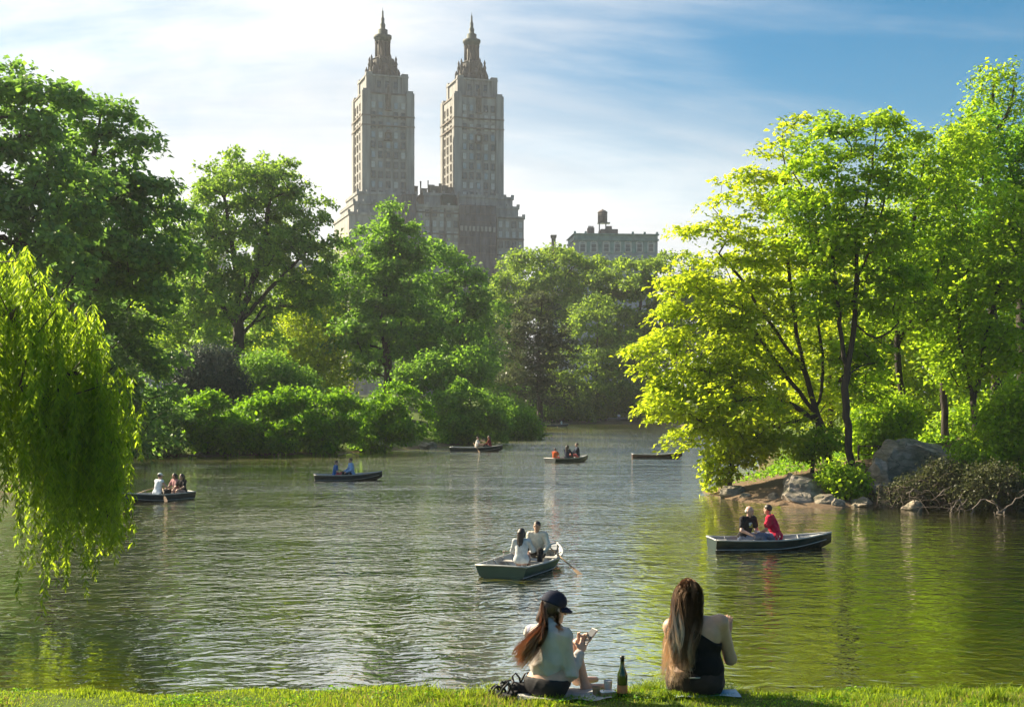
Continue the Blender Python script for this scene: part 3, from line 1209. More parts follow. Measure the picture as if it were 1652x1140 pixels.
def branch_mesh(name, pos, par, R0, tip, n0, sides=6, rmin=0.0, e=2.2):
    n = len(pos)
    kids = [[] for _ in range(n)]
    for i in range(n):
        if par[i] >= 0:
            kids[par[i]].append(i)
    acc = np.zeros(n)
    for i in range(n - 1, -1, -1):
        if acc[i] == 0:
            acc[i] = tip ** e
        if par[i] >= 0:
            acc[par[i]] += acc[i]
    r = acc ** (1 / e)
    roots = [i for i in range(n) if par[i] < 0]
    rb = max(r[i] for i in roots)
    f = (R0 - tip) / max(rb - tip, 1e-6)
    r = tip + (r - tip) * f
    Vs, Qs, off = [], [], 0
    stack = [(i, -1) for i in roots]
    while stack:
        i, src = stack.pop()
        chain = [src, i] if src >= 0 else [i]
        cur = i
        while kids[cur]:
            b = max(kids[cur], key=lambda c: acc[c])
            for c in kids[cur]:
                if c != b:
                    stack.append((c, cur))
            chain.append(b)
            cur = b
        if len(chain) < 2:
            continue
        rr = r[chain].copy()
        if src >= 0:
            rr[0] = min(rr[0], rr[1] * 1.15)
        else:
            rr[0] *= 1.35
            if len(rr) > 2:
                rr[1] *= 1.1
        if rr.max() < rmin:
            continue
        V, Q = tube_arrays(pos[chain], rr, sides if rr.max() > 0.05 else max(3, sides - 2))
        Vs.append(V)
        Qs.append(Q + off)
        off += len(V)
    return raw_mesh(name, np.concatenate(Vs), np.concatenate(Qs), True)


def lobe_points(rng, lobes, n, mind, shell=0.35):
    """points in a union of ellipsoids, most of them near its skin"""
    area = np.array([l[3] * l[5] + l[3] * l[4] for l in lobes])
    pr = area / area.sum()
    out = np.zeros((0, 3))
    for _ in range(12):
        need = n - len(out)
        if need <= 0:
            break
        k = rng.choice(len(lobes), need * 2, p=pr)
        Lb = np.array(lobes)[k]
        u = unit(rng.normal(size=(need * 2, 3)))
        rho = rng.rand(need * 2) ** shell
        P = Lb[:, :3] + u * rho[:, None] * Lb[:, 3:6]
        for p in P:
            if len(out) >= n:
                break
            if len(out) == 0 or np.min(np.sum((out - p) ** 2, 1)) > mind * mind:
                out = np.vstack([out, p])
    return out


def clumped(rng, lobes, n, nbig, rb, shell):
    """points gathered in clumps, the clumps spread over the crown's skin"""
    B = lobe_points(rng, lobes, nbig, rb * 0.95, shell)
    k = rng.randint(len(B), size=n)
    u = unit(rng.normal(size=(n, 3)))
    u[:, 2] = np.abs(u[:, 2]) * 0.75 - 0.2
    return B[k] + u * (rng.rand(n) ** 0.4 * rb * rng.uniform(0.7, 1.15, len(B))[k])[:, None]


def tree(name, label, d, base_px, lobes_px, leaf, ncl, R, nleaf, lsize, seed, r0=0.3, stems_px=None, bark='bark', cat='tree',
         thick=0.22, droop=0.25, tilt=0.5, outward=0.5, depth=0.85, group=None, tip=0.012, sides=6, shell=0.35, base_d=None, up=0.25, step=0.6,
         stem_name='trunk', crown_name='crown', ground=True, rmin=0.0, sep=0.62, big=None):
    """lobes_px: (px, py, rx, rz[, depth offset in metres]) as seen at depth d; turned into real ellipsoids standing round the trunk"""
    rng = np.random.RandomState(seed)
    s = d / F
    base = np.array(at(base_px, HY, base_d or d))
    base[2] = gz(base[0], base[1]) - 0.1
    lob = []
    for l in lobes_px:
        px, py, rx, rz = l[:4]
        off = l[4] if len(l) > 4 else 0.0
        c = at(px, py, d)
        lob.append((c[0], c[1] + off, c[2], rx * s, max(rx, 0.6 * rz) * s * depth, rz * s))
    A = clumped(rng, lob, ncl, big[0], big[1], shell) if big else lobe_points(rng, lob, ncl, R * sep, shell)
    A[:, 2] = np.maximum(A[:, 2], [max(0.12, gz(p[0], p[1]) + 0.2) for p in A])
    cen = np.array([np.average([l[i] for l in lob], weights=[l[3] * l[5] for l in lob]) for i in range(3)])
    if stems_px:
        stems = []
        for st in stems_px:
            pts = [np.array(at(p[0], p[1], (base_d or d) + (p[2] if len(p) > 2 else 0))) for p in st]
            stems.append((pts, len(stems) > 0))
        stems[0][0][0] = base.copy()
    else:
        top = max(l[2] + l[5] * 0.5 for l in lob)
        h = top - base[2]
        pts = [base]
        for f in (0.25, 0.5, 0.75, 1.0):
            q = base + np.array([(cen[0] - base[0]) * f ** 1.5, (cen[1] - base[1]) * f ** 1.5, h * f])
            q[:2] += rng.normal(size=2) * 0.02 * h
            pts.append(q)
        stems = [(pts, False)]
    pos, par, n0 = skeleton(rng, stems, A, step, up)
    root = empty(name, tuple(base))
    tag(root, label, cat, group)
    me = branch_mesh(stem_name, pos - base, par, r0, tip, n0, sides, rmin)
    link(stem_name, me, M[bark], root)
    rad = unit((A - cen) * np.array([1, 1, 0.8]))
    N = unit(np.array([0, 0, 1.0]) + rad * outward + rng.normal(size=A.shape) * 0.25)
    P, nl, D, ln, wd = sprays(rng, A - base, N, R, max(20, int(nleaf * 0.84)), lsize, thick, droop, tilt)
    me = leaf_mesh(crown_name, P, nl, D, ln, wd)
    o = link(crown_name, me, M[leaf], root)
    o['kind'] = 'stuff'
    return root


# ---- left bank
tree('shade_tree', 'tall dark green tree at the left edge with highest ragged crown', 76, -40,
     [(28, 170, 72, 82), (-60, 250, 90, 120), (15, 300, 110, 100), (85, 175, 32, 42), (60, 400, 110, 90), (-60, 450, 110, 120), (120, 320, 70, 80)],
     'leaf_dark', 520, 0.85, 55, 0.40, 11, 0.55, big=(75, 1.7), thick=0.3, tilt=0.7, depth=0.7)
tree('shade_tree', 'dark green tree with a lower crown right of the tallest one', 84, 92,
     [(180, 195, 48, 54), (135, 270, 80, 90), (225, 265, 50, 45), (215, 330, 62, 70), (150, 400, 110, 80), (262, 245, 16, 12), (235, 410, 60, 60)],
     'leaf_dark', 500, 0.85, 55, 0.40, 12, 0.5, big=(70, 1.7), thick=0.3, tilt=0.7, depth=0.7)
tree('drooping_tree', 'deep green tree skirting down to the water behind the willow', 88, 112,
     [(190, 520, 80, 90), (235, 590, 48, 80), (230, 670, 55, 60), (150, 610, 90, 110), (255, 660, 34, 50), (120, 690, 90, 60), (60, 560, 90, 130)],
     'leaf_dark', 560, 0.8, 55, 0.36, 13, 0.4, big=(95, 1.5), thick=0.25, tilt=0.6, depth=0.55, up=0.1)
tree('elm_tree', 'big rounded elm with a dark forking trunk and airy crown', 130, 384,
     [(408, 312, 92, 64), (345, 345, 58, 62), (470, 352, 58, 60), (400, 400, 118, 62), (315, 420, 50, 56), (492, 430, 46, 66), (345, 480, 60, 36, -2), (450, 478, 60, 36, 3), (300, 365, 40, 56), (455, 295, 40, 34), (515, 385, 26, 50), (375, 275, 36, 30), (320, 505, 44, 36), (425, 530, 56, 34, 2), (495, 480, 40, 40), (350, 560, 40, 30, -3)],
     'leaf_elm', 1350, 0.85, 44, 0.38, 14, 0.6, big=(190, 1.6), thick=0.28, tilt=0.8, bark='bark_dark',
     stems_px=[[(384, 620), (384, 560), (386, 510), (383, 450), (372, 380), (362, 320)], [(386, 512), (410, 450), (428, 380), (436, 310)],
               [(384, 530), (350, 480), (310, 440), (285, 425)], [(388, 520), (440, 460), (480, 420)], [(384, 548), (410, 520), (432, 486)]], tip=0.02)
tree('broad_tree', 'dense mid green tree under the left tower with a pointed leader', 150, 622,
     [(618, 420, 62, 66), (585, 470, 48, 86), (655, 480, 56, 78), (620, 540, 92, 66), (690, 540, 42, 56), (640, 380, 40, 36), (700, 575, 30, 40), (575, 560, 40, 60), (632, 350, 9, 27), (626, 332, 7, 8)],
     'leaf_mid', 620, 0.95, 48, 0.46, 15, 0.5, big=(95, 1.9), thick=0.3, tilt=0.8, droop=0.35)
tree('spire_tree', 'slim pointed treetop standing out against the left tower', 149, 632, [(631, 348, 9, 24), (632, 380, 17, 26), (630, 425, 24, 34)],
     'leaf_mid', 90, 0.7, 55, 0.40, 27, 0.2, thick=0.4, tilt=0.9, shell=0.5, sep=0.3)
tree('broad_tree', 'mid green tree with a domed crown below the right tower', 165, 742,
     [(715, 450, 48, 50), (755, 470, 44, 50), (735, 530, 62, 60), (780, 520, 24, 42), (690, 430, 28, 28), (740, 585, 50, 40)],
     'leaf_mid', 420, 1.05, 48, 0.50, 16, 0.4, big=(55, 2.2), thick=0.3, tilt=0.8)
tree('pine_tree', 'dark layered pine beside the far end of the lake', 196, 872,
     [(868, 490, 34, 22), (858, 530, 52, 26), (872, 570, 58, 26), (850, 605, 54, 24), (880, 632, 46, 20), (905, 545, 26, 30)],
     'needle', 230, 1.7, 85, 0.46, 17, 0.45, thick=0.10, tilt=0.35, droop=0.1, outward=0.15, bark='bark_dark', up=-0.1)
tree('round_tree', 'pale green round topped tree against the sky below the mansard roof', 238, 885,
     [(890, 432, 62, 42), (840, 455, 46, 46), (945, 450, 50, 36), (880, 480, 90, 40), (975, 440, 30, 24), (815, 480, 30, 40)],
     'leaf_far', 520, 1.3, 48, 0.62, 18, 0.5, big=(65, 2.8), thick=0.32, tilt=0.9)
tree('round_tree', 'pale green tree under the teal roof beside the bright right hand tree', 232, 1030,
     [(1035, 455, 46, 42), (1000, 490, 46, 50), (1060, 500, 60, 60), (1085, 440, 40, 30), (1030, 560, 70, 60)],
     'leaf_far', 620, 1.3, 48, 0.62, 19, 0.4, big=(55, 2.8), thick=0.32, tilt=0.9)
tree('shade_tree', 'dark green tree filling the far end of the lake', 222, 960,
     [(950, 555, 60, 62), (915, 610, 46, 54), (990, 600, 56, 66), (950, 640, 60, 36), (1025, 620, 50, 50), (960, 510, 40, 36)],
     'leaf_far', 480, 1.25, 48, 0.55, 20, 0.4, big=(60, 2.6), thick=0.3, tilt=0.8)
tree('young_tree', 'sunlit yellow green tree glowing behind the elm trunk', 152, 520,
     [(518, 550, 40, 76), (470, 560, 44, 66), (535, 610, 38, 40), (430, 600, 44, 50), (495, 490, 34, 44)],
     'leaf_sun', 280, 1.4, 75, 0.40, 21, 0.25, thick=0.35, tilt=0.9, stem_name='trunk')
tree('young_tree', 'sunlit light green tree left of the elm trunk', 148, 330,
     [(300, 480, 46, 60), (340, 530, 50, 56), (280, 560, 46, 44), (370, 590, 50, 46), (255, 460, 40, 50)],
     'leaf_sun2', 280, 1.5, 75, 0.42, 22, 0.28, thick=0.35, tilt=0.9)
tree('understory_tree', 'small green tree between the hedge and the pointed tree', 140, 700,
     [(700, 600, 34, 32), (735, 610, 40, 28), (665, 612, 30, 24), (760, 590, 34, 34)],
     'leaf_mid', 150, 1.2, 80, 0.36, 23, 0.18, thick=0.35, tilt=0.9)
tree('understory_tree', 'small tree by the far shore beneath the layered pine', 205, 800,
     [(800, 615, 34, 30), (835, 640, 44, 24), (775, 600, 30, 34)],
     'leaf_mid', 130, 1.5, 75, 0.42, 24, 0.18, thick=0.35, tilt=0.9)
# ---- belt of trees behind, along the park wall
for i, (px, d, top, w, lf, lb) in enumerate((
        (200, 215, 400, 75, 'leaf_far', 'hazy far tree behind the dark left hand trees'),
        (300, 225, 385, 75, 'leaf_far', 'hazy far tree left of the elm crown'),
        (420, 230, 420, 80, 'leaf_far', 'hazy far tree behind the elm trunk'),
        (545, 235, 385, 70, 'leaf_far', 'hazy far tree between the elm and the pointed tree'),
        (650, 240, 425, 75, 'leaf_mid', 'far tree just below the left tower'),
        (790, 250, 470, 60, 'leaf_mid', 'far tree just below the scaffolded front'),
        (1130, 230, 420, 80, 'leaf_far', 'far tree behind the bright right hand tree'),
        (60, 150, 420, 110, 'leaf_dark', 'shadowed tree behind the willow'))):
    h = 640 - top
    tree('park_tree', lb, d, px, [(px, top + h * 0.22, w * 0.7, h * 0.22), (px - w * 0.4, top + h * 0.45, w * 0.7, h * 0.28), (px + w * 0.4, top + h * 0.45, w * 0.7, h * 0.28),
                                  (px, top + h * 0.7, w * 1.05, h * 0.25)],
         lf, 200, 2.0, 80, 0.58, 40 + i, 0.4, thick=0.32, tilt=0.9, sides=4, rmin=0.03)


# ---- shrubs along the left shore
def shrub(label, d, px, lobes, leaf, ncl, R, nleaf, ls, seed, name='shrub', group='shrubs along the left shore', **kw):
    a = dict(thick=0.4, tilt=0.9, droop=0.2, outward=0.9, depth=0.9, shell=0.25, step=0.35, up=0.0)
    a.update(kw)
    return tree(name, label, d, px, lobes, leaf, ncl, R, nleaf, ls, seed, 0.09, cat='shrub', stem_name='stem', crown_name='foliage', group=group, sides=4, **a)


shrub('dark green shrub at the water beside the drooping tree', 97.5, 235, [(235, 680, 48, 46), (205, 705, 40, 32), (270, 700, 36, 34)], 'leaf_dark', 300, 0.55, 48, 0.28, 61, big=(34, 1.0))
shrub('feathery green shrub under the blue grey bush', 99, 335, [(335, 700, 44, 34), (318, 668, 26, 30), (372, 695, 34, 30), (345, 650, 16, 14)], 'leaf_bush', 300, 0.55, 48, 0.28, 62, big=(34, 1.0), droop=0.7)
shrub('rounded green shrub in the middle of the hedge', 101, 425, [(425, 700, 50, 34), (398, 672, 26, 26), (448, 655, 34, 28)], 'leaf_bush', 300, 0.55, 48, 0.28, 63, big=(34, 1.0))
shrub('lush green shrub with sunlit top left of the last hedge shrub', 103, 520, [(520, 695, 54, 36), (495, 650, 32, 24), (548, 664, 32, 28)], 'leaf_bush', 300, 0.55, 48, 0.28, 64, big=(34, 1.0))
shrub('large sunlit hedge shrub ending at the stony point', 107, 620, [(615, 692, 56, 36), (598, 655, 32, 24), (640, 645, 34, 24), (668, 680, 26, 34)], 'leaf_bush', 300, 0.55, 48, 0.28, 65, big=(34, 1.0))
shrub('big rounded bush behind the dark long rowing boat', 124, 755, [(752, 665, 56, 46), (725, 648, 34, 30), (790, 675, 42, 40), (755, 695, 62, 24)], 'leaf_mid', 330, 0.65, 55, 0.30, 66, big=(45, 1.1), name='bush', group=None)
shrub('light green bush at the tip of the left shore', 138, 832, [(830, 685, 40, 28), (850, 695, 28, 18), (805, 690, 36, 24)], 'leaf_bush', 190, 0.9, 80, 0.26, 67, name='bush', group=None)
shrub('dark blue grey dome shaped bush above the hedge', 112, 336, [(335, 608, 58, 48), (305, 622, 36, 38), (372, 622, 30, 34)], 'leaf_blue', 340, 0.8, 100, 0.22, 68, name='bush', group=None)
shrub('green bush at the foot of the elm', 116, 440, [(430, 615, 48, 46), (475, 630, 44, 36), (392, 622, 36, 40)], 'leaf_mid', 300, 0.95, 80, 0.26, 69, name='bush', group=None)
for i, (px, d, w, h, lb) in enumerate(((880, 218, 40, 34, 'low dark shrub at the left of the far shore'), (930, 221, 42, 38, 'low dark shrub in the middle of the far shore'),
                                       (985, 224, 44, 40, 'low dark shrub at the right of the far shore'), (1050, 222, 50, 44, 'low dark shrub half behind the bright tree branches'))):
    shrub(lb, d, px, [(px, 648, w, h * 0.75), (px - w * 0.4, 655, w * 0.6, h * 0.5), (px + w * 0.4, 652, w * 0.6, h * 0.55)], 'leaf_far', 130, 1.5, 75, 0.42, 75 + i, group='shrubs on the far shore')

# ---- right hand point
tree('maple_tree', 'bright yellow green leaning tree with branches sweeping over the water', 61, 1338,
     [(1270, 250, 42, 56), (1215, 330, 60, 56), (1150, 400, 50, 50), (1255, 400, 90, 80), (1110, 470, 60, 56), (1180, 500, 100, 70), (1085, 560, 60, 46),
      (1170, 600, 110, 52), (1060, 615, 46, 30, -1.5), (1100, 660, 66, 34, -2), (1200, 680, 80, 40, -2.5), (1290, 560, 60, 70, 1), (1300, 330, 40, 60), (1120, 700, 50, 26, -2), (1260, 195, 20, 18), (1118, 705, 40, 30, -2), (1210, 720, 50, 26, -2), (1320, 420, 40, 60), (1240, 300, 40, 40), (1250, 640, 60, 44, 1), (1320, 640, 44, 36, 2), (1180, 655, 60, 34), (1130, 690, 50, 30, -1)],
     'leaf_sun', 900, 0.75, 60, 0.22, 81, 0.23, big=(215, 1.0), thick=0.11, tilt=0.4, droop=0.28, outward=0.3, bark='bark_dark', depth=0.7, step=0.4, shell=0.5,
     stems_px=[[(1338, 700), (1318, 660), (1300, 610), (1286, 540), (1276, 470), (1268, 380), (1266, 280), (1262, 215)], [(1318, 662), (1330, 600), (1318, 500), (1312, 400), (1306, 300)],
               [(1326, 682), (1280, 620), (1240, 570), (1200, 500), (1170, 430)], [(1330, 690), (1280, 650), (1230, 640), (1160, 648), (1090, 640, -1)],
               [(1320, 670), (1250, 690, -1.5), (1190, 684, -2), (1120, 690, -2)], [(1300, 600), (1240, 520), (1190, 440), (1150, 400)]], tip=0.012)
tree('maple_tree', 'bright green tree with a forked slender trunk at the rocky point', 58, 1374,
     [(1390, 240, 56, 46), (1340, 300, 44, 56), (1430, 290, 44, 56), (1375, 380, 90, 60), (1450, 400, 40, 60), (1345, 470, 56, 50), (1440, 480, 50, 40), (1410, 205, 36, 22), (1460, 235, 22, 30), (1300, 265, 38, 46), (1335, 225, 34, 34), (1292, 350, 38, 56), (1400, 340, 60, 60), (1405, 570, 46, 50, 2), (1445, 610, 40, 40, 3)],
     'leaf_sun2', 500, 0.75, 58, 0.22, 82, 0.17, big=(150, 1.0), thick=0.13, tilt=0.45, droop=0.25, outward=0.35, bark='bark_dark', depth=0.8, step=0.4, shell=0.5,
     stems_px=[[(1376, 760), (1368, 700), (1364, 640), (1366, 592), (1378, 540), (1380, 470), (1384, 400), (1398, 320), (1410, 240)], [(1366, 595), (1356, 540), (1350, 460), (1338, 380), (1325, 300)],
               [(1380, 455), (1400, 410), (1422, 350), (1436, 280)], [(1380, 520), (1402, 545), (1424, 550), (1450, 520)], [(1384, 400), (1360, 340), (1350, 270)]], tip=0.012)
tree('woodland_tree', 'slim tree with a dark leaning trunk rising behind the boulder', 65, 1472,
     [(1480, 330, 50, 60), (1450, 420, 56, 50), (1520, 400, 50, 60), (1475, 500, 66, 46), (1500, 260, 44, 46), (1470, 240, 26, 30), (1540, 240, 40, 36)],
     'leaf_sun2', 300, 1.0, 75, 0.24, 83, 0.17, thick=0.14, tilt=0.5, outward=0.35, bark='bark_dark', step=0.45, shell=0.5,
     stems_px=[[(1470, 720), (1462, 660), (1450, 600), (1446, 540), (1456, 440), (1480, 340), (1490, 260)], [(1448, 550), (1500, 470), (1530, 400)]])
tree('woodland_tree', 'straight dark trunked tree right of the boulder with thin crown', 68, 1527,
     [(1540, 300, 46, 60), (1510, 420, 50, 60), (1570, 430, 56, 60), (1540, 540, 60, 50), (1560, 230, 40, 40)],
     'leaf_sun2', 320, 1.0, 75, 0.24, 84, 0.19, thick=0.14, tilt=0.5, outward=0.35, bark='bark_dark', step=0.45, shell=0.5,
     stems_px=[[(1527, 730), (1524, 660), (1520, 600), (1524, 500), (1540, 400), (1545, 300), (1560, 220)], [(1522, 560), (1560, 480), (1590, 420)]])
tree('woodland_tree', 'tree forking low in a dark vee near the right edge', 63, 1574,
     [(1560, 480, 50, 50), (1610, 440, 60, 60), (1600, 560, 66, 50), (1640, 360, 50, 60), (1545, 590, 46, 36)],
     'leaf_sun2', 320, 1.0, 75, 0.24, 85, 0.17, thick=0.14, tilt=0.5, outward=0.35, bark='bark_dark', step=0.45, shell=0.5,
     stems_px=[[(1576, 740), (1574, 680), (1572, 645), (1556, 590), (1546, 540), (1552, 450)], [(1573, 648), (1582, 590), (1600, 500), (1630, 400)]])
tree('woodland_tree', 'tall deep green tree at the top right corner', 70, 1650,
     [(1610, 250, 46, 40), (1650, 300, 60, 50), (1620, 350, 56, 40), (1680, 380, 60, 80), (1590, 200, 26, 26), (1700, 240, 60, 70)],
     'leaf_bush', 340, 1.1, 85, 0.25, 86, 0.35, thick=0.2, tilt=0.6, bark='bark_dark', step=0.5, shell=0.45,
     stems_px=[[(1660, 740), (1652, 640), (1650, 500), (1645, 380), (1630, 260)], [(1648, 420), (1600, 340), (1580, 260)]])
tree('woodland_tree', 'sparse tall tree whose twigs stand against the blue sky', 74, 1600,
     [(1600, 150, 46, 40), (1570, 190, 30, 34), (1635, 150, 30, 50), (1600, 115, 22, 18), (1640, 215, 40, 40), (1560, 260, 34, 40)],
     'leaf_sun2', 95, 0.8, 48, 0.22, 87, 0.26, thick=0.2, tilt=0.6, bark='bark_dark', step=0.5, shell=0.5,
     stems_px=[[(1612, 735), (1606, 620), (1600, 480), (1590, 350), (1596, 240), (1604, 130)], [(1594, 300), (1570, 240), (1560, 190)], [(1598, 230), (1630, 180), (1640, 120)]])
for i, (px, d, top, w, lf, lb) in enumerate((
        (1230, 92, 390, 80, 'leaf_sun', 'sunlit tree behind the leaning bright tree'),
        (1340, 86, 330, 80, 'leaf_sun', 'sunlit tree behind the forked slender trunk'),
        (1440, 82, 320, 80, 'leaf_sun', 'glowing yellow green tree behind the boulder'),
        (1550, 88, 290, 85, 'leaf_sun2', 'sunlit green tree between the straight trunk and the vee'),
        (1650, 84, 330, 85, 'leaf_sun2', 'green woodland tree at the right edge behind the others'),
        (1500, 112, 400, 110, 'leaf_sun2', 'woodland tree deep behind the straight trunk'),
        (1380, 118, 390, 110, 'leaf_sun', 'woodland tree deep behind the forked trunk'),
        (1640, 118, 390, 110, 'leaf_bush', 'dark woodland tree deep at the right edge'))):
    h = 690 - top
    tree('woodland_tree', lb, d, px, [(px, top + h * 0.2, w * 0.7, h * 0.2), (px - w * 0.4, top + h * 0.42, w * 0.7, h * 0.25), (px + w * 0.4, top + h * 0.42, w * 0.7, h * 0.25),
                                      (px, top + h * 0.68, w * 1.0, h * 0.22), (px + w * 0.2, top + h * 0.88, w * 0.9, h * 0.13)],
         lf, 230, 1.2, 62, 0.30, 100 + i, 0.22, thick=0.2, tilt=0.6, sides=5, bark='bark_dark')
shrub('bright leafy shrub at the water edge between the rocks', 54.6, 1362, [(1362, 778, 30, 22), (1345, 765, 22, 16), (1385, 785, 20, 16)], 'leaf_sun2', 90, 0.42, 70, 0.17, 121, name='shrub', group=None)
shrub('leafy shrub hanging over the tip of the rocky point', 60, 1180, [(1165, 745, 32, 32), (1205, 730, 36, 20), (1152, 772, 16, 20)], 'leaf_sun', 90, 0.5, 34, 0.21, 122, group=None, tilt=0.6, thick=0.15, outward=0.4)
shrub('leafy shrub under the forked slender trunk', 60, 1310, [(1300, 722, 30, 20), (1335, 708, 30, 20)], 'leaf_sun2', 70, 0.5, 36, 0.21, 123, group=None, tilt=0.6, thick=0.15)
shrub('leafy shrub on the bank at the right edge', 55, 1620, [(1620, 690, 40, 46), (1650, 660, 40, 50), (1590, 715, 26, 26), (1660, 720, 40, 36), (1605, 752, 40, 28), (1565, 738, 30, 22), (1650, 765, 36, 26)], 'leaf_sun2', 300, 0.6, 70, 0.2, 124, group=None)
shrub('leafy shrub behind the rail fence', 70, 1560, [(1560, 690, 46, 36), (1530, 705, 36, 24), (1600, 680, 40, 40)], 'leaf_sun2', 180, 0.7, 70, 0.22, 125, group=None)
shrub('leafy shrub left of the big boulder', 64, 1420, [(1420, 680, 46, 44), (1400, 710, 34, 30), (1455, 670, 34, 30)], 'leaf_sun2', 220, 0.6, 70, 0.2, 126, group=None)
shrub('dull brushy shrub tumbling down the bank below the boulder', 53.4, 1490, [(1480, 788, 40, 20), (1525, 778, 46, 26), (1445, 800, 30, 12), (1520, 758, 36, 16)], 'leaf_brown', 300, 0.40, 42, 0.11, 127, group=None, tilt=1.2)
shrub('dull brushy shrub on the bank at the far right', 52, 1600, [(1580, 795, 46, 22), (1630, 800, 50, 22), (1600, 770, 46, 22)], 'leaf_brown', 280, 0.40, 42, 0.11, 128, group=None, tilt=1.2)


# ---- weeping willow: arching limbs, hanging strands
def willow():
    rng = np.random.RandomState(31)
    d = 26.5
    bx, by = -15.2, 27.5
    base = np.array([bx, by, gz(bx, by) - 0.1])
    root = empty('willow_tree', tuple(base))
    tag(root, 'weeping willow hanging yellow green strands into the lake at left', 'tree')
    stems = [([base, base + [0.5, 0, 2.2], base + [1.6, -0.2, 4.6], base + [2.6, -0.2, 6.6]], False),
             ([base + [0.6, 0, 2.6], base + [0.2, 1.0, 5], base + [0.0, 1.2, 7.0]], True)]
    # points along the top of the crown from which strands fall: (photo px, py) silhouette, many depths
    sil = [(-260, 360), (-160, 350), (-60, 372), (0, 380), (25, 388), (60, 432), (100, 446), (130, 468), (150, 505), (170, 560), (190, 590), (205, 610)]
    sx = np.array([p[0] for p in sil], float)
    sy = np.array([p[1] for p in sil], float)
    A, strands = [], []
    for k in range(178):
        px = rng.uniform(-260, 204) if rng.rand() < 0.75 else rng.uniform(60, 206)
        py = np.interp(px, sx, sy)
        dep = d + rng.uniform(-2.3, 2.3) * (1 - 0.6 * max(0, px) / 206)
        drop = rng.rand() ** 1.3 * 260
        A.append(np.array(at(px, py + 8 + drop, dep)))
    A = np.array(A)
    pos, par, n0 = skeleton(rng, stems, A, 0.4, 0.3)
    link('trunk', branch_mesh('trunk', pos - base, par, 0.38, 0.012, n0, 6), M['bark'], root)
    Ps, Ds, twV, twQ, off = [], [], [], [], 0
    for a in A:
        pa = CX + a[0] / a[1] * F
        for s in range(6):
            st = a + rng.normal(size=3) * np.array([0.17, 0.24, 0.14])
            # strands reach lower towards the left, the outer ones hang short
            low = np.interp(pa, [-100, 60, 130, 170, 205], [0.45, 0.40, 0.40, 1.2, 2.4])
            low += rng.rand() ** 1.6 * 3.0
            Ls = max(0.5, min(st[2] - low, rng.uniform(1.2, 4.2)))
            n = max(4, int(Ls / 0.25))
            t = np.linspace(0, 1, n)
            sway = rng.normal(size=2) * 0.16
            wig = rng.rand() * 6
            line = np.stack([st[0] + sway[0] * t * Ls * 0.4 + 0.05 * np.sin(t * 7 + wig), st[1] + sway[1] * t * Ls * 0.4 + 0.05 * np.cos(t * 6 + wig),
                             st[2] + 0.18 * np.sin(np.minimum(t * 5, np.pi)) - t * Ls], 1)
            V, Q = tube_arrays(line - base, np.linspace(0.006, 0.003, n), 3)
            twV.append(V)
            twQ.append(Q + off)
            off += len(V)
            m = int(Ls / 0.040)
            tt = rng.rand(m)
            P = np.stack([np.interp(tt, t, line[:, i]) for i in range(3)], 1)
            Ps.append(P + rng.normal(size=P.shape) * 0.012)
            az = rng.rand(m) * 6.283
            Ds.append(unit(np.stack([np.cos(az) * 0.75, np.sin(az) * 0.75, -0.75 - 0.5 * rng.rand(m)], 1)))
    tw = link('twigs', raw_mesh('twigs', np.concatenate(twV), np.concatenate(twQ)), M['leaf_willow'], root)
    tw['kind'] = 'stuff'
    P = np.concatenate(Ps) - base
    D = np.concatenate(Ds)
    n = len(P)
    nl = unit(np.cross(D, unit(rng.normal(size=(n, 3)))))
    ln = rng.uniform(0.11, 0.21, n)
    o = link('crown', leaf_mesh('crown', P, nl, D, ln, ln * 0.22, 0.08), M['leaf_willow'], root)
    o['kind'] = 'stuff'
    print('willow leaves', n)


willow()


# ------------------------------------------------------------------ rocks, fence, driftwood
def rock(label, c, size, seed, cuts=22, rz=0.0, squash=None, mat='rock', name='boulder'):
    rng = np.random.RandomState(seed)
    bm = bmesh.new()
    bmesh.ops.create_icosphere(bm, subdivisions=4, radius=1.0)
    P = np.array([v.co[:] for v in bm.verts])
    for k in range(cuts):
        n = unit(rng.normal(size=3))
        h = rng.uniform(0.46, 0.82)
        P -= np.maximum(P @ n - h, 0)[:, None] * n
    for f, a in ((2.3, 0.05), (5.1, 0.03), (11.0, 0.013)):
        ph = rng.rand(3) * 6
        q = np.sin(P[:, 0] * f + ph[0]) * np.sin(P[:, 1] * f * 1.1 + ph[1]) + np.sin(P[:, 2] * f * 1.3 + ph[2]) * np.sin((P[:, 0] + P[:, 1]) * f + ph[1])
        P += unit(P) * (a * q)[:, None]
    # cleft strata
    st = P @ unit(np.array([0.5, 0.2, 0.9]))
    P += unit(P) * (0.03 * np.sign(np.sin(st * 9 + rng.rand() * 6)))[:, None]
    P *= np.array(size)
    for v, p in zip(bm.verts, P):
        v.co = p
    me = bpy.data.meshes.new(name)
    bm.to_mesh(me)
    bm.free()
    o = link(name, me, M[mat])
    o.location = c
    o.rotation_euler = (0, 0, rz)
    return tag(o, label, 'rock')


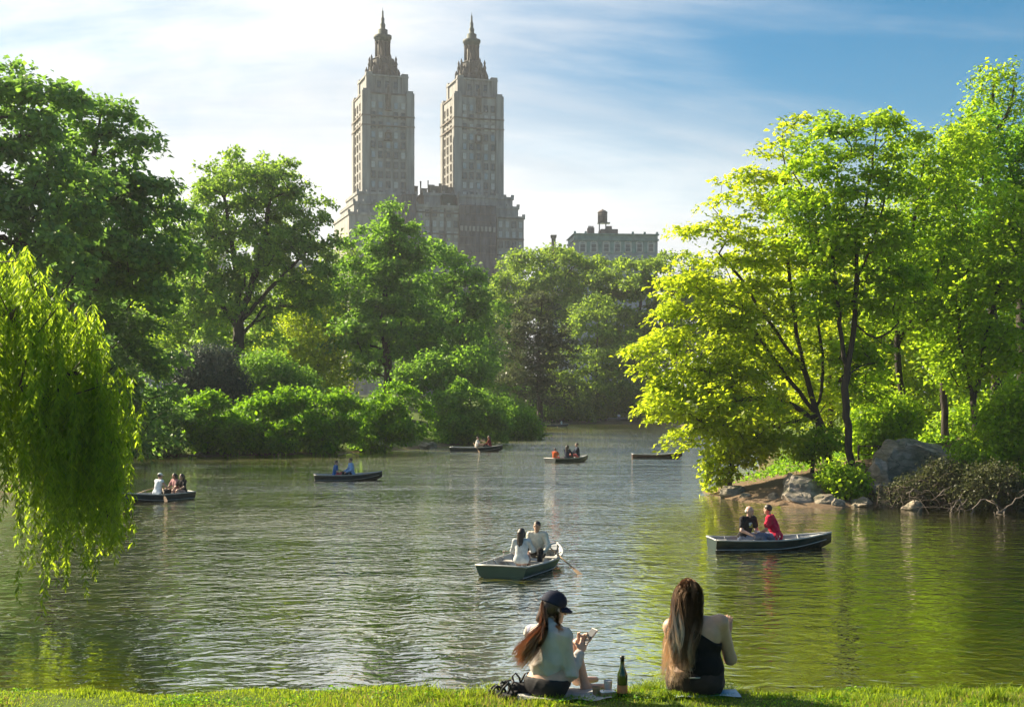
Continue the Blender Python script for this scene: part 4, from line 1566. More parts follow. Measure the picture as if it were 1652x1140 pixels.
M['rock_pale'] = mat_rock('pale_schist', (0.20, 0.17, 0.14), (0.46, 0.39, 0.33))
p = at(1462, 745, 57.5)
rock('largest boulder on the bank with a sunlit left face', (p[0], p[1], 1.15), (1.75, 1.7, 1.65), 5, 15, 0.4)
p = at(1478, 722, 59.5)
rock('rounded mossy boulder topping the pile behind the largest one', (p[0], p[1], 1.75), (1.5, 1.3, 1.05), 9, 14, 0.9)
p = at(1512, 735, 58.5)
rock('grey boulder sloping right of the largest boulder', (p[0], p[1], 1.3), (1.35, 1.2, 1.0), 12, 16, 2.0)
p = at(1422, 765, 56)
rock('pale slab leaning on the left of the largest boulder', (p[0], p[1], 0.75), (0.55, 0.9, 1.2), 14, 14, 0.2, mat='rock_pale')
p = at(1296, 795, 54.6)
rock('cracked pale rock at the waterline beside the bright shrub', (p[0], p[1], 0.35), (1.3, 1.0, 1.15), 17, 20, 0.6, mat='rock_pale')
p = at(1322, 800, 53.9)
rock('low dark rock beside the cracked pale one', (p[0], p[1], 0.1), (0.8, 0.7, 0.6), 18, 18, 1.1)
p = at(1182, 797, 58.4)
rock('leftmost low pale rock at the tip of the point', (p[0], p[1], 0.05), (0.85, 0.6, 0.75), 21, 18, 0.3, mat='rock_pale')
p = at(1222, 803, 57.4)
rock('flat dark ledge rock in front of the tan bare earth', (p[0], p[1], -0.05), (1.15, 0.7, 0.5), 22, 18, 0.1)
p = at(1278, 775, 57)
rock('dark upright rock behind the cracked pale one', (p[0], p[1], 0.6), (0.42, 0.45, 0.6), 24, 18, 0.5)
p = at(1168, 775, 60.5)
rock('small dark stump like rock under the hanging shrub', (p[0], p[1], 0.3), (0.3, 0.3, 0.42), 26, 18, 0.5)
for i, (px, py, d, lb) in enumerate(((684, 719, 113, 'stone at the water edge left of the big rounded bush'), (696, 717, 115, 'paler stone at the foot of the big rounded bush'))):
    p = at(px, py, d)
    rock(lb, (p[0], p[1], 0.15), (0.7, 0.6, 0.45), 30 + i, 16, mat='rock' if i == 0 else 'rock_pale', name='stone')


p = at(1392, 806, 53.6)
rock('dark low rock under the bright shrub at the waterline', (p[0], p[1], 0.05), (0.9, 0.6, 0.42), 41, 20, 1.4)
p = at(1440, 806, 53.6)
rock('brown rock at the waterline below the leaning pale slab', (p[0], p[1], 0.05), (0.8, 0.6, 0.6), 42, 20, 0.2)


def undergrowth():
    rng = np.random.RandomState(51)
    n = 26000
    x = rng.uniform(11, 46, n)
    y = rng.uniform(52, 86, n)
    s = lake_sd(x, y)
    patch = np.sin(x * 1.3 + 2 * np.sin(y * 0.7)) * np.sin(y * 1.1 + x * 0.4)
    bare = np.exp(-(((x - 12.3) / 3.0) ** 2 + ((y - 58) / 3.2) ** 2))
    keep = (s > 0.8) & (patch > -0.35) & (bare < 0.35)
    x, y = x[keep], y[keep]
    n = len(x)
    z = ground_z(x, y) + rng.rand(n) ** 2 * 0.35
    P = np.stack([x, y, z], 1)
    nl = unit(rng.normal(size=(n, 3)) * 0.6 + np.array([0, 0, 1.0]))
    D = unit(rng.normal(size=(n, 3)))
    D = unit(D - nl * np.sum(D * nl, 1, keepdims=True))
    ln = rng.uniform(0.12, 0.26, n)
    o = link('undergrowth', leaf_mesh('undergrowth', P, nl, D, ln, ln * 0.6), M['leaf_bush'])
    tag(o, 'low leafy ground cover under the trees of the rocky point', 'undergrowth', kind='stuff')


undergrowth()


for px, py, d, s3, sd, lb in ((1203, 806, 57.0, (0.5, 0.45, 0.4), 51, 'small wet rock between the ledge rock and the leftmost pale one'), (1250, 812, 55.6, (0.6, 0.5, 0.45), 52, 'small brown rock right of the flat ledge rock'),
                              (1348, 815, 53.4, (0.5, 0.4, 0.3), 53, 'small flat rock right of the cracked pale one'), (1470, 818, 52.0, (0.6, 0.5, 0.35), 54, 'low dark rock in the brush at the waterline'),
                              (1425, 788, 54.4, (0.7, 0.6, 0.7), 55, 'tan rock propped under the leaning pale slab')):
    p = at(px, py, d)
    rock(lb, (p[0], p[1], 0.05 if py > 800 else 0.5), s3, sd, 20, sd * 0.7, mat='rock_pale' if sd == 55 else 'rock')


def brushwood():
    rng = np.random.RandomState(77)
    m = []
    V_, Q_, off = [], [], 0
    for k in range(75):
        px = rng.uniform(1415, 1668)
        d = rng.uniform(50.4, 53.2)
        x = (px - CX) / F * d
        z = max(gz(x, d), 0.05) + rng.uniform(0.0, 0.9)
        a = np.array([x, d, z])
        out = np.array([rng.normal() * 0.8, -rng.uniform(0.2, 1.0), rng.normal() * 0.45 - 0.25])
        L = rng.uniform(0.6, 1.9)
        t = np.linspace(0, 1, 8)[:, None]
        P = a + out * t * L * 0.7 + np.array([0, 0, rng.uniform(0.1, 0.5)]) * np.sin(t * 2.6) * L * 0.5 + np.cumsum(rng.normal(size=(8, 3)) * 0.035, 0)
        P[:, 2] = np.maximum(P[:, 2], -0.05)
        r = rng.uniform(0.006, 0.020)
        V, Q = tube_arrays(P, np.linspace(r, r * 0.4, 8), 4)
        V_.append(V)
        Q_.append(Q + off)
        off += len(V)
    o = link('brushwood', raw_mesh('brushwood', np.concatenate(V_), np.concatenate(Q_), True), M['brushwood'])
    tag(o, 'dense tangle of thin dead twigs along the waterline of the rocky point', 'brushwood', kind='stuff')


brushwood()


def fence():
    root = empty('rail_fence', at(1470, 735, 62)[:2] + (0,) if False else (0, 0, 0))
    pts = []
    for k in range(8):
        px = 1385 + k * 32
        d = 62.5 + 0.35 * k
        x = (px - CX) / F * d
        pts.append((x, d, gz(x, d)))
    root.location = pts[0]
    tag(root, 'low dark rail fence running behind the boulders', 'fence')
    o = Vector(pts[0])
    tops = []
    for k, q in enumerate(pts):
        z = CH - (719.5 - HY) / F * q[1]
        q = Vector(q) - o
        h = z - o[2]
        tops.append((q[0], q[1], h))
        MB().tube([(q[0], q[1], q[2] - 0.2), (q[0], q[1], h + 0.06)], 0.05, 6).build('post', M['bark_dark'], root)
    MB().tube(tops, 0.035, 6).build('rail', M['bark_dark'], root)
    MB().tube([(a, b, c - 0.4) for a, b, c in tops], 0.03, 6).build('rail', M['bark_dark'], root)


fence()


def driftwood(label, px, py, d, pts, r, seed, forks=3):
    rng = np.random.RandomState(seed)
    b0 = np.array(at(px, py, d))
    P = np.array([[q[0] / F * d, (q[2] if len(q) > 2 else 0), -q[1] / F * d] for q in pts])
    b = MB()
    fine = np.array([np.interp(np.linspace(0, len(P) - 1, 10), range(len(P)), P[:, i]) for i in range(3)]).T
    fine[1:-1] += rng.normal(size=fine[1:-1].shape) * r * 0.8
    b.tube(fine, np.linspace(r, r * 0.5, len(fine)), 6)
    for k in range(forks):
        i = rng.randint(2, 8)
        s = fine[i]
        dv = unit(rng.normal(size=3) * np.array([1, .5, .4]) + np.array([0, -0.3, -0.7])) * rng.uniform(0.3, 0.8)
        b.tube([s, s + dv * 0.5 + rng.normal(size=3) * 0.06, s + dv], [r * 0.55, r * 0.4, r * 0.2], 5)
    o = b.build('dead_branch', M['deadwood'])
    o.location = b0
    tag(o, label, 'branch')


driftwood('bare grey branch dipping into the water below the brush', 1532, 828, 50.6, [(0, 0), (6, -12), (14, -20), (20, -32)], 0.035, 1)
driftwood('forked pale twig standing in the water left of the arched branch', 1548, 830, 50.4, [(0, 0), (-2, -10), (8, -18), (12, -26)], 0.028, 2)
driftwood('arched dead branch between water and bank', 1563, 832, 50.2, [(0, 0), (10, -14), (22, -28), (40, -22), (58, -8)], 0.04, 3, 4)
driftwood('long dead branch slanting up at the right edge', 1608, 826, 49.8, [(0, 0), (14, -4), (30, -20), (50, -34)], 0.045, 4, 3)
driftwood('bare branch trailing into the water below the largest boulder', 1418, 802, 52.4, [(0, 0), (10, 8), (22, 18), (30, 22)], 0.03, 5, 2)
driftwood('short snag poking from the water at the far right', 1606, 838, 49.2, [(0, 2), (1, -6), (-3, -12)], 0.03, 6, 1)
driftwood('bare branch leaning out of the hedge over the water at left', 300, 741, 96, [(0, 0), (10, -8), (22, -10), (34, -3)], 0.05, 11, 3)
driftwood('grey dead branch lying at the foot of the lush hedge shrubs', 545, 735, 98.5, [(0, 0), (12, -5), (24, -4), (38, 2)], 0.05, 12, 3)
driftwood('dead twig in the tangle below the straight dark trunk', 1515, 800, 51.8, [(0, 0), (8, -10), (20, -14), (30, -6)], 0.03, 13, 4)
driftwood('thin dead limb crossing the brush under the largest boulder', 1462, 796, 52.3, [(0, 0), (14, -8), (26, 4), (36, 14)], 0.03, 14, 4)


# ------------------------------------------------------------------ smooth bodies: blended round shapes, meshed as one surface
def cap(a, b, ra, rb=None, k=0.03):
    return ('c', np.array(a, float), np.array(b, float), ra, ra if rb is None else rb, k)


def ell(c, r, k=0.03, R=None):
    return ('e', np.array(c, float), np.array(r, float), np.eye(3) if R is None else np.array(R, float), 0, k)


CORN = np.array([(0, 0, 0), (1, 0, 0), (0, 1, 0), (1, 1, 0), (0, 0, 1), (1, 0, 1), (0, 1, 1), (1, 1, 1)])
EDGE = [(0, 1), (2, 3), (4, 5), (6, 7), (0, 2), (1, 3), (4, 6), (5, 7), (0, 4), (1, 5), (2, 6), (3, 7)]


def blob_mesh(name, prims, h, grow=0.0, clips=(), smooth=1, fold=0.0, seed=0):
    """union of PRIMS blended with each one's radius k, cut by half spaces CLIPS (point, outward normal), as a quad mesh"""
    lo = np.full(3, 1e9)
    hi = np.full(3, -1e9)
    boxes = []
    for p in prims:
        if p[0] == 'c':
            r = max(p[3], p[4]) + grow
            l, u = np.minimum(p[1], p[2]) - r, np.maximum(p[1], p[2]) + r
        else:
            r = np.abs(p[3]) @ (p[2] + grow)
            l, u = p[1] - r, p[1] + r
        boxes.append((l, u))
        lo = np.minimum(lo, l)
        hi = np.maximum(hi, u)
    lo -= 3 * h
    hi += 3 * h
    n = np.ceil((hi - lo) / h).astype(int) + 1
    Fd = np.full(n, 0.5, dtype=np.float32)
    ax = [lo[i] + h * np.arange(n[i]) for i in range(3)]
    for p, (l, u) in zip(prims, boxes):
        k = p[5]
        m = k + 3 * h
        i0 = np.maximum(((l - m - lo) / h).astype(int), 0)
        i1 = np.minimum(((u + m - lo) / h).astype(int) + 2, n)
        sl = tuple(slice(a, b) for a, b in zip(i0, i1))
        X = ax[0][sl[0]][:, None, None]
        Y = ax[1][sl[1]][None, :, None]
        Z = ax[2][sl[2]][None, None, :]
        if p[0] == 'c':
            a, b, ra, rb = p[1], p[2], p[3] + grow, p[4] + grow
            ab = b - a
            dx, dy, dz = X - a[0], Y - a[1], Z - a[2]
            t = np.clip((dx * ab[0] + dy * ab[1] + dz * ab[2]) / (ab @ ab + 1e-12), 0, 1)
            d = np.sqrt((dx - t * ab[0]) ** 2 + (dy - t * ab[1]) ** 2 + (dz - t * ab[2]) ** 2) - (ra + (rb - ra) * t)
        else:
            c, r, R = p[1], p[2] + grow, p[3]
            q = [(X - c[0]) * R[0, i] + (Y - c[1]) * R[1, i] + (Z - c[2]) * R[2, i] for i in range(3)]
            k0 = np.sqrt((q[0] / r[0]) ** 2 + (q[1] / r[1]) ** 2 + (q[2] / r[2]) ** 2)
            k1 = np.sqrt((q[0] / r[0] ** 2) ** 2 + (q[1] / r[1] ** 2) ** 2 + (q[2] / r[2] ** 2) ** 2) + 1e-9
            d = k0 * (k0 - 1) / k1
        f = Fd[sl]
        hh = np.maximum(k - np.abs(f - d), 0) / k
        Fd[sl] = np.minimum(f, d) - hh * hh * k * 0.25
    if clips:
        X = ax[0][:, None, None]
        Y = ax[1][None, :, None]
        Z = ax[2][None, None, :]
        for c, nn in clips:
            nn = np.array(nn, float)
            nn /= np.linalg.norm(nn)
            Fd = np.maximum(Fd, (X - c[0]) * nn[0] + (Y - c[1]) * nn[1] + (Z - c[2]) * nn[2])
    s = Fd < 0
    cnt = sum(s[dx:n[0] - 1 + dx, dy:n[1] - 1 + dy, dz:n[2] - 1 + dz].astype(np.int8) for dx, dy, dz in CORN)
    cells = np.argwhere((cnt > 0) & (cnt < 8))
    vals = np.stack([Fd[cells[:, 0] + c[0], cells[:, 1] + c[1], cells[:, 2] + c[2]] for c in CORN], 1)
    acc = np.zeros((len(cells), 3))
    num = np.zeros(len(cells))
    for a, b in EDGE:
        fa, fb = vals[:, a], vals[:, b]
        cr = (fa < 0) != (fb < 0)
        t = np.where(cr, fa / np.where(cr, fa - fb, 1), 0)
        acc += np.where(cr[:, None], CORN[a] + t[:, None] * (CORN[b] - CORN[a]), 0)
        num += cr
    V = lo + h * (cells + acc / num[:, None])
    idx = np.full(n, -1, dtype=np.int64)
    idx[cells[:, 0], cells[:, 1], cells[:, 2]] = np.arange(len(cells))
    Qs = []
    for axis in range(3):
        b, c = [(1, 2), (2, 0), (0, 1)][axis]
        sa = np.take(s, range(n[axis] - 1), axis)
        sb = np.take(s, range(1, n[axis]), axis)
        E = np.argwhere(sa != sb)
        E = E[(E[:, b] > 0) & (E[:, c] > 0)]
        eb = np.zeros(3, int)
        eb[b] = 1
        ec = np.zeros(3, int)
        ec[c] = 1
        q = np.stack([idx[tuple((E - eb - ec).T)], idx[tuple((E - ec).T)], idx[tuple(E.T)], idx[tuple((E - eb).T)]], 1)
        flip = ~sa[tuple(E.T)]
        q[flip] = q[flip][:, ::-1]
        Qs.append(q)
    Q = np.concatenate(Qs)
    Q = Q[(Q >= 0).all(1)]
    for _ in range(smooth):
        S = np.zeros_like(V)
        w = np.zeros(len(V))
        for i in range(4):
            a, b = Q[:, i], Q[:, (i + 1) % 4]
            for x, y in ((a, b), (b, a)):
                np.add.at(S, x, V[y])
                np.add.at(w, x, 1)
        V = 0.5 * V + 0.5 * S / np.maximum(w, 1)[:, None]
    if fold > 0:
        # creases of cloth: ridges that run slantwise and fade in and out
        rng = np.random.RandomState(seed + 17)
        nf = np.cross(V[Q[:, 2]] - V[Q[:, 0]], V[Q[:, 3]] - V[Q[:, 1]])
        Nv = np.zeros_like(V)
        for i in range(4):
            np.add.at(Nv, Q[:, i], nf)
        Nv /= np.linalg.norm(Nv, axis=1, keepdims=True) + 1e-9
        acc = np.zeros(len(V))
        for k in range(5):
            d = rng.normal(size=3)
            d /= np.linalg.norm(d)
            e = rng.normal(size=3)
            warp = np.sin(V @ e * 14 + rng.rand() * 6) * 1.3
            ridge = 1 - np.abs(np.sin(V @ d * rng.uniform(24, 46) + warp + rng.rand() * 6))
            mask = np.clip(np.sin(V @ rng.normal(size=3) * 9 + rng.rand() * 6) + 0.25, 0, 1)
            acc += ridge ** 2 * mask
        V = V + Nv * (acc * fold - fold * 0.4)[:, None]
    return raw_mesh(name, V, Q, True)


def rotz(v, a):
    c, s = math.cos(a), math.sin(a)
    return np.array([v[0] * c - v[1] * s, v[0] * s + v[1] * c, v[2]])


def face_frame(f):
    """rotation with columns right, forward, up for a head that looks along f"""
    f = np.array(f, float)
    f /= np.linalg.norm(f)
    r = np.cross(f, (0, 0, 1.0))
    r /= np.linalg.norm(r)
    return np.stack([r, f, np.cross(r, f)], 1)


def hand_prims(wr, d, side, curl=0.5, k=0.006, s=1.0):
    """palm, four unequal bent fingers and a thumb; d = direction from the wrist, side = unit vector towards the thumb"""
    wr = np.array(wr, float)
    d = np.array(d, float) / np.linalg.norm(d)
    side = np.array(side, float)
    side -= d * (side @ d)
    side /= np.linalg.norm(side)
    nrm = np.cross(d, side)
    if nrm[2] > 0:
        nrm = -nrm                                    # fingers close downwards / inwards
    R = np.stack([side, d, nrm], 1)
    P = [ell(wr + d * 0.045 * s, np.array((0.040, 0.052, 0.017)) * s, 0.012, R)]
    for i, (o, L) in enumerate(((0.030, 0.070), (0.010, 0.078), (-0.010, 0.072), (-0.029, 0.056))):
        a = wr + d * 0.085 * s + side * o * s
        m = a + (d * math.cos(curl * 0.7) + nrm * math.sin(curl * 0.7)) * L * 0.5 * s
        e = m + (d * math.cos(curl * 1.9) + nrm * math.sin(curl * 1.9)) * L * 0.5 * s
        P += [cap(a, m, 0.0092 * s, 0.0085 * s, k), cap(m, e, 0.0085 * s, 0.007 * s, k)]
    a = wr + d * 0.025 * s + side * 0.034 * s
    m = a + (d * 0.6 + side * 0.7 + nrm * 0.25) * 0.036 * s
    P += [cap(a, m, 0.012 * s, 0.0105 * s, k), cap(m, m + (d * 0.85 + side * 0.1 + nrm * 0.5) * 0.034 * s, 0.0100 * s, 0.008 * s, k)]
    return P


def elbow_of(sh, wr, la, lb, bias):
    sh, wr = np.array(sh, float), np.array(wr, float)
    d = wr - sh
    L = min(np.linalg.norm(d), la + lb - 0.005)
    d /= np.linalg.norm(d)
    a = (la * la - lb * lb + L * L) / (2 * L)
    hgt = math.sqrt(max(la * la - a * a, 0.0004))
    b = np.array(bias, float)
    b -= d * (b @ d)
    b /= np.linalg.norm(b)
    return sh + d * a + b * hgt, sh + d * L


SKIN = {}
for nm, c in (('fair', (0.52, 0.33, 0.24)), ('tan', (0.42, 0.25, 0.165)), ('pink', (0.55, 0.33, 0.26)), ('brown', (0.25, 0.14, 0.09))):
    SKIN[nm] = mat_basic('skin_' + nm, c, 0.5, 0.06, 20, 0.05, 150)
CLOTH = {}


def cloth(nm, col):
    if nm not in CLOTH:
        CLOTH[nm] = mat_basic('cloth_' + nm, col, 0.9, 0.16, 9, 0.7, 13, spec=0.2, bdist=0.02)
    return CLOTH[nm]


HAIR = {nm: mat_basic('hair_' + nm, c, 0.45, 0.3, 25, 0.4, 120, stretch=(1, 1, 0.2), bdist=0.004) for nm, c in
        (('dark', (0.022, 0.015, 0.012)), ('brown', (0.07, 0.04, 0.022)), ('grey', (0.42, 0.40, 0.37)))}
EYE = mat_basic('eye', (0.03, 0.025, 0.022), 0.2, 0.0, 1)
LIP = mat_basic('lip', (0.36, 0.16, 0.13), 0.5, 0.0, 1)


def person(label, loc, yaw, top, pants, skin='fair', hair='dark', style='short', lean=0.08, hands=((-0.16, 0.42, 0.22), (0.16, 0.42, 0.22)), sleeves='short',
           look=0.0, s=1.0, h=0.018, female=False, group=None, knees=0.14, vest=None, face=True, spread=0.11, extra=None, legyaw=0.0):
    """A seated figure. Local axes: seat at z=0, facing +Y."""
    root = empty('person', loc, yaw)
    root.scale = (s, s, s)
    tag(root, label, 'person', group)
    w = 0.9 if female else 1.0
    pel = np.array((0, 0, 0.10))
    che = np.array((0, lean * 0.9, 0.40))
    nek = np.array((0, lean * 1.3, 0.575))
    hed = np.array((0, lean * 1.6 + 0.015, 0.735))
    shs = [np.array((x * 0.178 * w, lean * 1.25, 0.535)) for x in (-1, 1)]
    P = [cap((-0.075 * w, 0, 0.10), (0.075 * w, 0, 0.10), 0.112, 0.112, 0.05), ell((0, lean * 0.4, 0.25), (0.138 * w, 0.10, 0.17), 0.06),
         ell(che, (0.158 * w, 0.108, 0.165), 0.06), cap(shs[0], shs[1], 0.062 * w, 0.062 * w, 0.05)]
    torso = list(P)
    neck = [cap(nek - (0, 0, 0.03), hed - (0, 0.01, 0.08), 0.054 * w, 0.05 * w, 0.03)]
    Rh = face_frame((math.sin(look), math.cos(look), -0.08))

    def hp(x, y, z):
        return hed + Rh @ np.array((x, y, z))
    head = [ell(hp(0, -0.005, 0.015), (0.076, 0.094, 0.098), 0.03, Rh), ell(hp(0, 0.03, -0.05), (0.056, 0.058, 0.068), 0.04, Rh),
            cap(hp(0, 0.092, 0.0), hp(0, 0.112, -0.028), 0.010, 0.013, 0.012), ell(hp(0, 0.082, -0.088), (0.024, 0.02, 0.018), 0.02, Rh),
            cap(hp(-0.05, 0.078, 0.022), hp(0.05, 0.078, 0.022), 0.012, 0.012, 0.012)]
    for x in (-1, 1):
        head.append(ell(hp(x * 0.079, -0.005, -0.01), (0.012, 0.022, 0.034), 0.008, Rh))
    arms, up_arm, fore = [], [], []
    hand = []
    for i, x in enumerate((-1, 1)):
        el, wr = elbow_of(shs[i], hands[i], 0.285, 0.25, (x * 0.7, -0.35, -0.7))
        up_arm.append(cap(shs[i], el, 0.053 * w, 0.042 * w, 0.03))
        fore.append(cap(el, wr, 0.041 * w, 0.028 * w, 0.02))
        hand += hand_prims(wr, unit(wr - el), (-x, 0.2, 0.2), 0.9)
    legs, thigh, shin, foot = [], [], [], []
    for x in (-1, 1):
        hip = np.array((x * 0.085 * w, 0.02, 0.09))
        kn = np.array((x * spread, 0.43, knees))
        an = np.array((x * spread * 1.1, 0.50 + knees * 0.3, knees - 0.40))
        kn, an = rotz(kn, legyaw), rotz(an, legyaw)
        thigh.append(cap(hip, kn, 0.084, 0.058, 0.05))
        shin.append(cap(kn, an, 0.056, 0.040, 0.03))
        foot.append(cap(an + (0, 0, -0.035), an + rotz((0, 0.14, -0.045), legyaw), 0.042, 0.034, 0.03))
    slim = [(q[0], q[1], q[2] - 0.008 if q[0] == 'e' else q[2], q[3] - 0.008 if q[0] == 'c' else q[3], q[4] - 0.008 if q[0] == 'c' else q[4], q[5]) for q in torso]
    body = slim + neck + head + up_arm + fore + hand + thigh + shin
    link('body', blob_mesh('body', body, h), SKIN[skin], root)
    tp = list(torso)
    if sleeves == 'long':
        tp += up_arm + fore
    elif sleeves == 'short':
        for q in up_arm:
            tp.append(cap(q[1], q[1] + (q[2] - q[1]) * 0.62, q[3] + 0.008, q[4] + 0.012, 0.03))
    cl = [((0, 0, 0.01), (0, 0, -1))]
    hc_ = h * 1.3 if h < 0.015 else h * 1.15
    link('shirt', blob_mesh('shirt', tp, hc_, 0.018 if h < 0.015 else 0.021, cl, fold=0.006, seed=int(abs(loc[0]) * 97)), top, root)
    link('trousers', blob_mesh('trousers', [cap((-0.075 * w, 0, 0.09), (0.075 * w, 0, 0.09), 0.106, 0.106, 0.05)] + thigh + shin, hc_, 0.013 if h < 0.015 else 0.017, fold=0.004), pants, root)
    for q in foot:
        link('shoe', blob_mesh('shoe', [q], max(h, 0.016), 0.0), M['bark_dark'], root)
    if vest is not None:
        link('life_vest', blob_mesh('life_vest', torso[1:3], h, 0.045, [((0, 0, 0.16), (0, 0, -1)), ((0, 0, 0.56), (0, 0, 1))]), vest, root)
    if style in ('short', 'long', 'cap'):
        hc = [ell(hp(0, -0.018, 0.032), (0.084, 0.098, 0.094), 0.03, Rh)]
        front = hp(0, 0.055, 0.03)
        cp = [(front, tuple(Rh @ np.array((0, 1.0, -0.75)))), (hp(0, 0, -0.075), tuple(Rh @ np.array((0, 0.2, -1))))]
        if style == 'long':
            hc += [cap(hp(-0.03, -0.085, 0.0), hp(-0.05, -0.10, -0.30), 0.055, 0.03, 0.03), cap(hp(0.03, -0.085, 0.0), hp(0.05, -0.10, -0.33), 0.055, 0.03, 0.03),
                   cap(hp(0, -0.09, 0.0), hp(0, -0.12, -0.38), 0.055, 0.03, 0.03), cap(hp(-0.07, 0.0, 0.0), hp(-0.08, -0.02, -0.20), 0.03, 0.02, 0.03),
                   cap(hp(0.07, 0.0, 0.0), hp(0.08, -0.02, -0.20), 0.03, 0.02, 0.03)]
            cp = [(hp(0, 0.06, 0.035), tuple(Rh @ np.array((0, 1.0, -0.55))))]
        link('hair', blob_mesh('hair', hc, h * 0.8, 0.0, cp), HAIR[hair], root)
    if style == 'bald':
        hc = [ell(hp(0, -0.03, -0.012), (0.083, 0.082, 0.06), 0.02, Rh)]
        link('hair', blob_mesh('hair', hc, h * 0.7, 0.0, [(hp(0, 0.02, 0), tuple(Rh @ np.array((0, 1.0, 0.1))))]), HAIR[hair], root)
    if style == 'cap':
        hc = [ell(hp(0, -0.005, 0.06), (0.089, 0.102, 0.075), 0.02, Rh)]
        c1 = blob_mesh('cap', hc + [ell(hp(0, 0.12, 0.045), (0.07, 0.075, 0.010), 0.02, Rh)], h * 0.7, 0.0, [(hp(0, 0, 0.035), tuple(Rh @ np.array((0, 0, -1.0))))])
        link('cap', c1, extra or cloth('white', (0.7, 0.7, 0.68)), root)
    if face:
        b = MB()
        for x in (-1, 1):
            c = hp(x * 0.031, 0.083, 0.002)
            b.lathe(0, 0, [(0.001, -0.009), (0.008, -0.005), (0.011, 0), (0.008, 0.005), (0.001, 0.009)], 8)
            for j in range(len(b.v) - 40, len(b.v)):
                v = b.v[j]
                b.v[j] = tuple(np.array(v) + c)
        b.build('eyes', EYE, root)
        b = MB()
        b.tube([hp(-0.024, 0.083, -0.058), hp(0, 0.092, -0.060), hp(0.024, 0.083, -0.058)], [0.004, 0.008, 0.004], 6)
        b.build('mouth', LIP, root)
    return root


# ------------------------------------------------------------------ rowing boats
M['hull_green'] = mat_basic('hull_dark_green', (0.008, 0.040, 0.030), 0.38, 0.35, 2.5, 0.1, 20, col2=(0.020, 0.075, 0.055))
M['hull_teal'] = mat_basic('hull_black_green', (0.012, 0.030, 0.028), 0.35, 0.3, 2.5, 0.1, 20)
M['hull_navy'] = mat_basic('hull_slate', (0.030, 0.042, 0.050), 0.4, 0.3, 2.5)
M['hull_brown'] = mat_basic('hull_red_brown', (0.085, 0.045, 0.038), 0.45, 0.3, 2.5)
M['alu'] = mat_basic('worn_aluminium', (0.42, 0.43, 0.42), 0.45, 0.15, 4, 0.1, 30, metallic=0.25)
M['alu_dull'] = mat_basic('grey_boat_inside', (0.30, 0.31, 0.31), 0.6, 0.25, 3)
M['bench'] = mat_basic('bench_plank', (0.36, 0.35, 0.32), 0.6, 0.2, 5)
M['oar'] = mat_basic('oar_wood', (0.30, 0.20, 0.11), 0.55, 0.25, 8, stretch=(1, 1, 1))


def boat_shape(t, L=3.66):
    """half beam, sheer height, chine half beam, chine height, keel height at t: 0 stern .. 1 bow"""
    b = 0.66 * (1 - max(0.0, (t - 0.42) / 0.58) ** 2.2) * (0.90 + 0.10 * min(1, t / 0.35))
    zs = 0.285 + 0.03 * (1 - min(1, t / 0.3)) ** 2 + 0.17 * max(0, (t - 0.45) / 0.55) ** 1.8
    bc = b * (0.84 - 0.45 * max(0, (t - 0.5) / 0.5) ** 1.5)
    zc = 0.03 + 0.27 * max(0, (t - 0.42) / 0.58) ** 2
    zk = -0.13 + 0.30 * max(0, (t - 0.72) / 0.28) ** 2.4
    return max(b, 0.012), zs, max(bc, 0.008), min(zc, zs - 0.06), min(zk, zs - 0.1)


